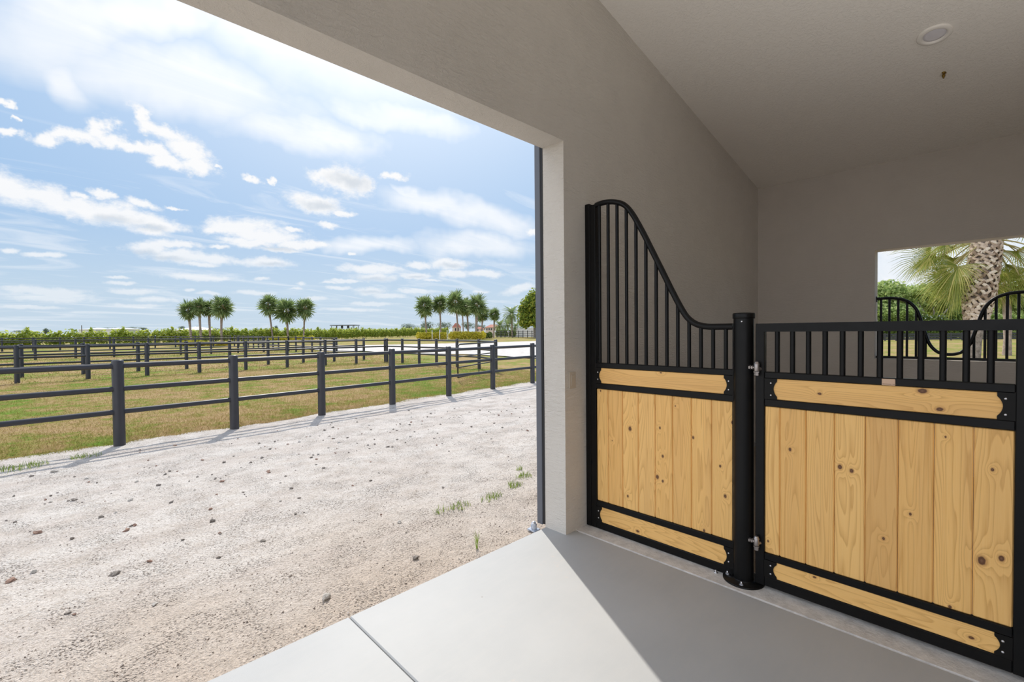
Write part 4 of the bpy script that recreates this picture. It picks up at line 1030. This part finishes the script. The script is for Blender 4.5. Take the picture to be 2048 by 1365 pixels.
# white board fence and its black rail fence
t_ = thing('white_board_fence', 'tall white board privacy fence below the broad green tree', 'fence', on_ground(1030,112))
p0 = on_ground(1029,112); p1 = on_ground(1120,96); z0 = terr(p0.y); H_ = 2.1
n = 22; mb = MB()
for k in range(n):
    a = p0.lerp(p1, k/n); b = p0.lerp(p1, (k+1)/n-.004); d_ = (p1-p0).normalized(); s_ = Vector((-d_.y,d_.x,0))*.04
    mb.add([a-s_+Vector((0,0,q)) for q in (0,H_)]+[b-s_+Vector((0,0,q)) for q in (0,H_)]+[a+s_+Vector((0,0,q)) for q in (0,H_)]+[b+s_+Vector((0,0,q)) for q in (0,H_)],
           [(0,2,3,1),(4,5,7,6),(0,1,5,4),(2,6,7,3),(1,3,7,5),(0,4,6,2)])
mb.build('boards', MT['vinyl'], t_)
for k in range(0, n+1, 3):
    a = p0.lerp(p1, k/n); mb = MB(); mb.box((a.x-.09,a.y-.09,a.z-.1), (a.x+.09,a.y+.09,a.z+H_+.08)); mb.build('post', MT['vinyl'], t_)
ff = []
for px, d in ((994,97),(1002,96.4),(1010,95.8),(1018,95.2),(1026,94.6),(1037,94),(1046,93.4),(1055,92.8),(1064,92.2),(1073,91.6),(1082,91)):
    p = on_ground(px, d); ff.append((p.x,p.y,terr(p.y)))
fence('board_rail_fence', 'small black rail fence in front of the white board fence', ff, 1.45, (.9,.62,.34,.12), .07, .05)

# villas
def house(label, px0, px1, depth, py_eave, py_ridge, windows, group='red-roofed villas beyond the palms'):
    a = on_ground(px0, depth); b = on_ground(px1, depth); k = depth/FPX; ze = at(px0, py_eave, depth).z; zr = at(px0, py_ridge, depth).z
    d = (b-a); L = d.length; d.normalize(); n = Vector((-d.y,d.x,0));
    if n.dot(FW) < 0: n = -n
    Dp = L*.7; zb = terr(a.y); t_ = thing('villa', label, 'house', (a.x,a.y,zb), group)
    mb = MB(); q = [a, b, b+n*Dp, a+n*Dp]; mb.add([Vector((p.x,p.y,zb)) for p in q]+[Vector((p.x,p.y,ze)) for p in q], [(0,1,5,4),(1,2,6,5),(2,3,7,6),(3,0,4,7),(4,5,6,7)]); mb.build('walls', MT['cream'], t_)
    o = .06*L; q = [a-d*o-n*o, b+d*o-n*o, b+d*o+n*(Dp+o), a-d*o+n*(Dp+o)]; m0 = a+d*L*.32+n*Dp*.5; m1 = a+d*L*.68+n*Dp*.5
    mb = MB(); mb.add([Vector((p.x,p.y,ze-.05)) for p in q]+[Vector((m0.x,m0.y,zr)), Vector((m1.x,m1.y,zr))], [(0,1,5,4),(1,2,5),(2,3,4,5),(3,0,4),(0,3,2,1)]); mb.build('roof', MT['tile'], t_)
    for u, y0, y1, w in windows:
        c = a+d*L*u-n*.04; zz0 = at(px0,y1,depth).z; zz1 = at(px0,y0,depth).z; ww = w*k
        mb = MB(); pts = [c-d*ww, c+d*ww]; mb.add([Vector((p.x,p.y,z))-n*e for e in (0,.06) for p in pts for z in (zz0,zz1)], [(0,2,3,1),(4,5,7,6),(0,1,5,4),(2,6,7,3),(1,3,7,5),(0,4,6,2)]); mb.build('window', MT['glass'], t_)
house('villa with a steep red roof partly hidden behind the tallest palm', 905,921,150,655,646.5,[(.4,657,662,1.2),(.75,657,662,1.2)])
house('pink villa with a low red roof and a row of dark windows', 971,1001,150,655,649.5,[(.10,657,661,1.1),(.25,657,661,1.1),(.40,657,661,1.1),(.6,657,661,1.),(.8,657,661,1.)])
house('far low wing of a red-roofed villa behind the thick brown palm trunk', 951,968,158,658,654,[(.3,659,662,1.),(.7,659,662,1.)])
# pale metal-roofed barns beyond the hedge
for px0, px1, d, ye, yr, lb in ((158,192,175,659.5,656,'low white metal barn roof above the hedge, leftmost of three'),(203,236,150,659,655.5,'low white metal barn roof above the hedge, middle of three'),(352,398,140,661,653.5,'long pale sloping barn roof behind the first palm group')):
    a = on_ground(px0, d); b = on_ground(px1, d); dd = (b-a).normalized(); n = Vector((-dd.y,dd.x,0)); n = n if n.dot(FW) > 0 else -n
    ze = at(px0,ye,d).z; zr = at(px0,yr,d).z; W_ = 9; zb = .33
    t_ = thing('metal_barn', lb, 'barn', (a.x,a.y,zb), 'pale barns beyond the hedge')
    mb = MB(); q = [a,b,b+n*W_,a+n*W_]; mb.add([Vector((p.x,p.y,zb)) for p in q]+[Vector((p.x,p.y,ze)) for p in q], [(0,1,5,4),(1,2,6,5),(2,3,7,6),(3,0,4,7)]); mb.build('walls', MT['white'], t_)
    q = [a-n*.5-dd*.5,b-n*.5+dd*.5,b+n*(W_+.5)+dd*.5,a+n*(W_+.5)-dd*.5]; m0 = a+n*W_/2+dd*3; m1 = b+n*W_/2-dd*3
    mb = MB(); mb.add([Vector((p.x,p.y,ze)) for p in q]+[Vector((m0.x,m0.y,zr)),Vector((m1.x,m1.y,zr))], [(0,1,5,4),(1,2,5),(2,3,4,5),(3,0,4)]); mb.build('roof', MT['roof_white'], t_)
# flat-roofed pavilion
d = 150; a = on_ground(660,d); b = on_ground(710,d); dd = (b-a).normalized(); n = Vector((-dd.y,dd.x,0)); n = n if n.dot(FW) > 0 else -n
zt = at(685,650.3,d).z
t_ = thing('flat_pavilion', 'dark flat-roofed open pavilion rising above the hedge', 'pavilion', (a.x,a.y,.33))
mb = MB(); q = [a,b,b+n*5,a+n*5]; mb.add([Vector((p.x,p.y,z)) for z in (zt-.2,zt) for p in q], [(0,3,2,1),(4,5,6,7),(0,1,5,4),(1,2,6,5),(2,3,7,6),(3,0,4,7)]); mb.build('roof', MT['pavilion'], t_)
for u in (.05,.27,.5,.73,.95):
    for w_ in (.4,4.6):
        p = a.lerp(b,u)+n*w_; mb = MB(); mb.box((p.x-.07,p.y-.07,.33), (p.x+.07,p.y+.07,zt-.28)); mb.build('post', MT['pavilion'], t_)
for u in (.40,.65):
    p = a.lerp(b,u)+n*2; mb = MB(); mb.lathe((p.x,p.y,zt-1.1), [(.25,0.),(.4,.3),(.35,.7),(.1,.85)], 10); mb.build('hanging_fan', MT['pavilion'], t_)
p = on_ground(164,140); mb = MB(); mb.lathe((p.x,p.y,.2), [(.12,0.),(.09,at(164,651,140).z-.2)], 8); one('utility_pole', mb, MT['stem'], 'thin utility pole rising above the hedge at the left', 'pole')
# distant trees
far = [(188,658,9,4,230,'low dark tree clump above the leftmost white barn roof'),(222,657,16,3,240,'wide low tree clump behind the white barn roofs'),(262,656,18,3.5,240,'tree clump behind the middle white barn roof'),(284,657,8,3,220,'small tree clump right of the middle white barn roof'),
       (362,655,8,4,230,'small tree clump above the long pale barn roof'),(392,656,10,4.5,230,'tree clump between the first two palm trunks'),(428,659,14,4,240,'low tree clump behind the third and fourth palms'),(515,660,18,4,240,'low distant tree clump left of the three palms'),
       (555,655,6,6,160,'round dark tree between the slim palm and the lowest palm crown'),(92,661,6,6,170,'small far tree left of the utility pole'),(40,663,14,3,230,'low hazy tree line at the far left horizon'),(740,660,22,5,230,'low tree clump behind the hedge right of the pavilion'),
       (822,652,20,8,200,'wide tree clump behind the hedge left of the large palms'),(855,650,16,9,190,'tree clump behind the first large palm trunk'),(893,650,20,8,190,'tree clump left of the steep red roof'),(938,650,14,8,190,'dark trees between the two villas'),(962,655,10,8,180,'dark tree beside the far villa wing')]
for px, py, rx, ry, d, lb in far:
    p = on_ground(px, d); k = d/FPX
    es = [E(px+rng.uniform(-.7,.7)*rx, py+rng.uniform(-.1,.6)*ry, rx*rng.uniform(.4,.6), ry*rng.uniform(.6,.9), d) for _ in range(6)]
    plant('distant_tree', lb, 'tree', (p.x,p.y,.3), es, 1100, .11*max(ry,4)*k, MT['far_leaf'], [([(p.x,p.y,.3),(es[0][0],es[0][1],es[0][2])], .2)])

# ------------------------------------------------------------------ seen through the stall window
# big fan palm with cross-hatched boots
D_ = 14.0
base = on_ground(1938, D_); base.z = -.05; top = at(1974, 470, D_)
t_ = thing('booted_palm', 'big palm with cross-hatched leaf bases seen through the stall window', 'palm tree', base)
ctr = [base, base.lerp(top,.25), at(1951,655,D_), at(1954,620,D_), at(1961,575,D_), at(1968,530,D_), at(1973,490,D_), top+Vector((0,0,.25))]
rads = [.24,.19,.185,.23,.28,.30,.30,.18]
mb = MB(); mb.tube(smooth_path(ctr,4), [rads[min(i//4,7)]+(rads[min(i//4+1,7)]-rads[min(i//4,7)])*(i%4)/4 for i in range(29)], 18); mb.build('trunk', MT['trunk_near'], t_)
mb = MB(); axis = smooth_path(ctr[2:7], 8); NB = 250
for i in range(NB):
    u = i/NB; f = u*(len(axis)-1); k = min(int(f), len(axis)-2); c = axis[k].lerp(axis[k+1], f-k); tdir = (axis[k+1]-axis[k]).normalized()
    r = (.19+(.325-.19)*min(1,u/.35)) if u < .75 else .325-.03*(u-.75)/.25
    a = i*2.399
    e1 = Vector((math.cos(a),math.sin(a),0)); e1 = (e1-tdir*e1.dot(tdir)).normalized(); e2 = tdir.cross(e1)
    for s_ in (-1,1):
        L = rng.uniform(.13,.23); w = rng.uniform(.034,.052); al = R(rng.uniform(34,70))
        al_ = al if rng.random() < .85 else al*.4; dv = (e2*s_*math.sin(al_)+tdir*math.cos(al_)); wv = dv.cross(e1)
        p0 = c+e1*(r*.94); p1 = p0+dv*L*.5+e1*.035; p2 = p0+dv*L+e1*(.06-.5*(L*math.sin(al))**2/r)
        vs = []
        for p, ww, th in ((p0,w*1.1,.040),(p1,w,.034),(p2,w*.8,.024)):
            vs += [p-wv*ww+e1*th*.4, p+wv*ww+e1*th*.4, p+wv*ww*.7+e1*th, p-wv*ww*.7+e1*th, ]
        fs = []
        for q in (0,4):
            for j in range(4): fs.append((q+j, q+(j+1)%4, q+4+(j+1)%4, q+4+j))
        fs += [(3,2,1,0),(8,9,10,11)]
        mb.add(vs, fs)
mb.build('boots', MT['boots'], t_)
V = []; F = []; mb2 = MB()
for i in range(72):
    u = (i+.5)/72; elev = R(78-122*u+rng.uniform(-8,8)); az_ = i*2.399+rng.uniform(-.2,.2)
    if u > .3 and math.cos(az_-R(200)) > .72: continue
    pts, v, f = frond_fan(top+Vector((0,0,.25-.55*u)), az_, elev, 1.45*rng.uniform(.85,1.1), 1.15*rng.uniform(.9,1.1), 44, .55+.45*u, 3, .45, .0135)
    b = len(V); V += v; F += [tuple(q+b for q in ff) for ff in f]; mb2.tube(pts, [.026,.022,.019,.016,.014], 6, cap=False)
fast_mesh('crown', [tuple(v) for v in V], F, MT['palm_leaf_near'], t_)
mb2.build('leaf_stalks', MT['frond_dry'], t_, False)
# second palm behind
b_ = on_ground(2014, 25); b_.z = -.05
sabal('smaller fan palm behind the big booted palm, at the right of the stall window', b_, at(2010, 575, 25), 1.35, 30, 22, .17, None, MT['palm_leaf_near'], rows=3)
# trees behind the lawn
def oak(label, px, depth, ells, n, size, branches, group='spreading trees across the lawn'):
    p = on_ground(px, depth); p.z = -.05
    st = [([tuple(p)]+[tuple(at(x,y,depth+q)) for x, y, q in br], rr) for br, rr in branches]
    return plant('spreading_tree', label, 'tree', p, [E(x,y,rx,ry,depth+q) for x,y,rx,ry,q in ells], n, size, MT['oak'], st, group, MT['oakbark'], shell=.35)
oak('rounded green tree filling the left of the stall window view', 1782, 68, [(1775,585,34,24,0),(1800,600,36,26,2),(1760,600,30,28,0),(1820,590,26,20,3),(1790,625,40,18,-2),(1745,615,30,26,0)], 15000, .26,
    [([(1783,650,0),(1775,625,0)],[.3,.2,.1]),([(1785,650,0),(1800,620,0)],[.3,.18,.08])])
oak('spreading tree with bare forked limbs in the middle of the stall window view', 1868, 66, [(1860,585,32,18,0),(1890,600,30,22,2),(1840,605,26,16,1),(1905,585,24,20,3),(1880,620,40,12,4),(1920,615,26,22,6)], 13000, .26,
    [([(1868,655,0),(1850,628,0),(1835,605,0)],[.32,.2,.12,.07]),([(1868,652,0),(1885,630,0),(1905,608,0)],[.32,.2,.12,.07]),([(1868,655,0),(1868,625,0),(1862,600,0)],[.3,.16,.09,.05])])
oak('light green tree behind the second palm at the right of the stall window', 1990, 74, [(1985,600,28,24,0),(2020,590,34,26,0),(2050,600,34,30,0),(1965,620,26,20,2),(2010,630,40,16,2),(2090,590,50,36,0)], 14000, .28,
    [([(1992,650,0),(1985,620,0)],[.3,.2,.1]),([(1992,650,0),(2015,615,0)],[.3,.2,.1])])
row('undergrowth', 'low yellow-green bushes along the foot of the trees across the lawn', 'bush', 1690,1930, 64, 50, 'clipped', 9000, .2, depth2=62)
row('undergrowth', 'low yellow-green bushes behind the second palm across the lawn', 'bush', 1935,2120, 62, 48, 'oak', 7000, .2, depth2=60)
# low dark rail fence across the lawn
t_ = thing('lawn_fence', 'low dark board fence along the far side of the lawn', 'fence', on_ground(1750,56))
pts = [on_ground(px, 56) for px in range(1660,2160,22)]
for p in pts:
    mb = MB(); mb.box((p.x-.06,p.y-.06,-.1), (p.x+.06,p.y+.06,.92)); mb.build('post', MT['fence'], t_)
for z in (.08,.36,.64):
    a, b = pts[0], pts[-1]; mb = MB(); mb.box((a.x-.02,0,z), (a.x+.02,1,z+.21))
    mb.v = [(a.x+(b.x-a.x)*v[1]+(v[0]-a.x), a.y+(b.y-a.y)*v[1], v[2]) for v in mb.v]; mb.build('board', MT['fence'], t_)
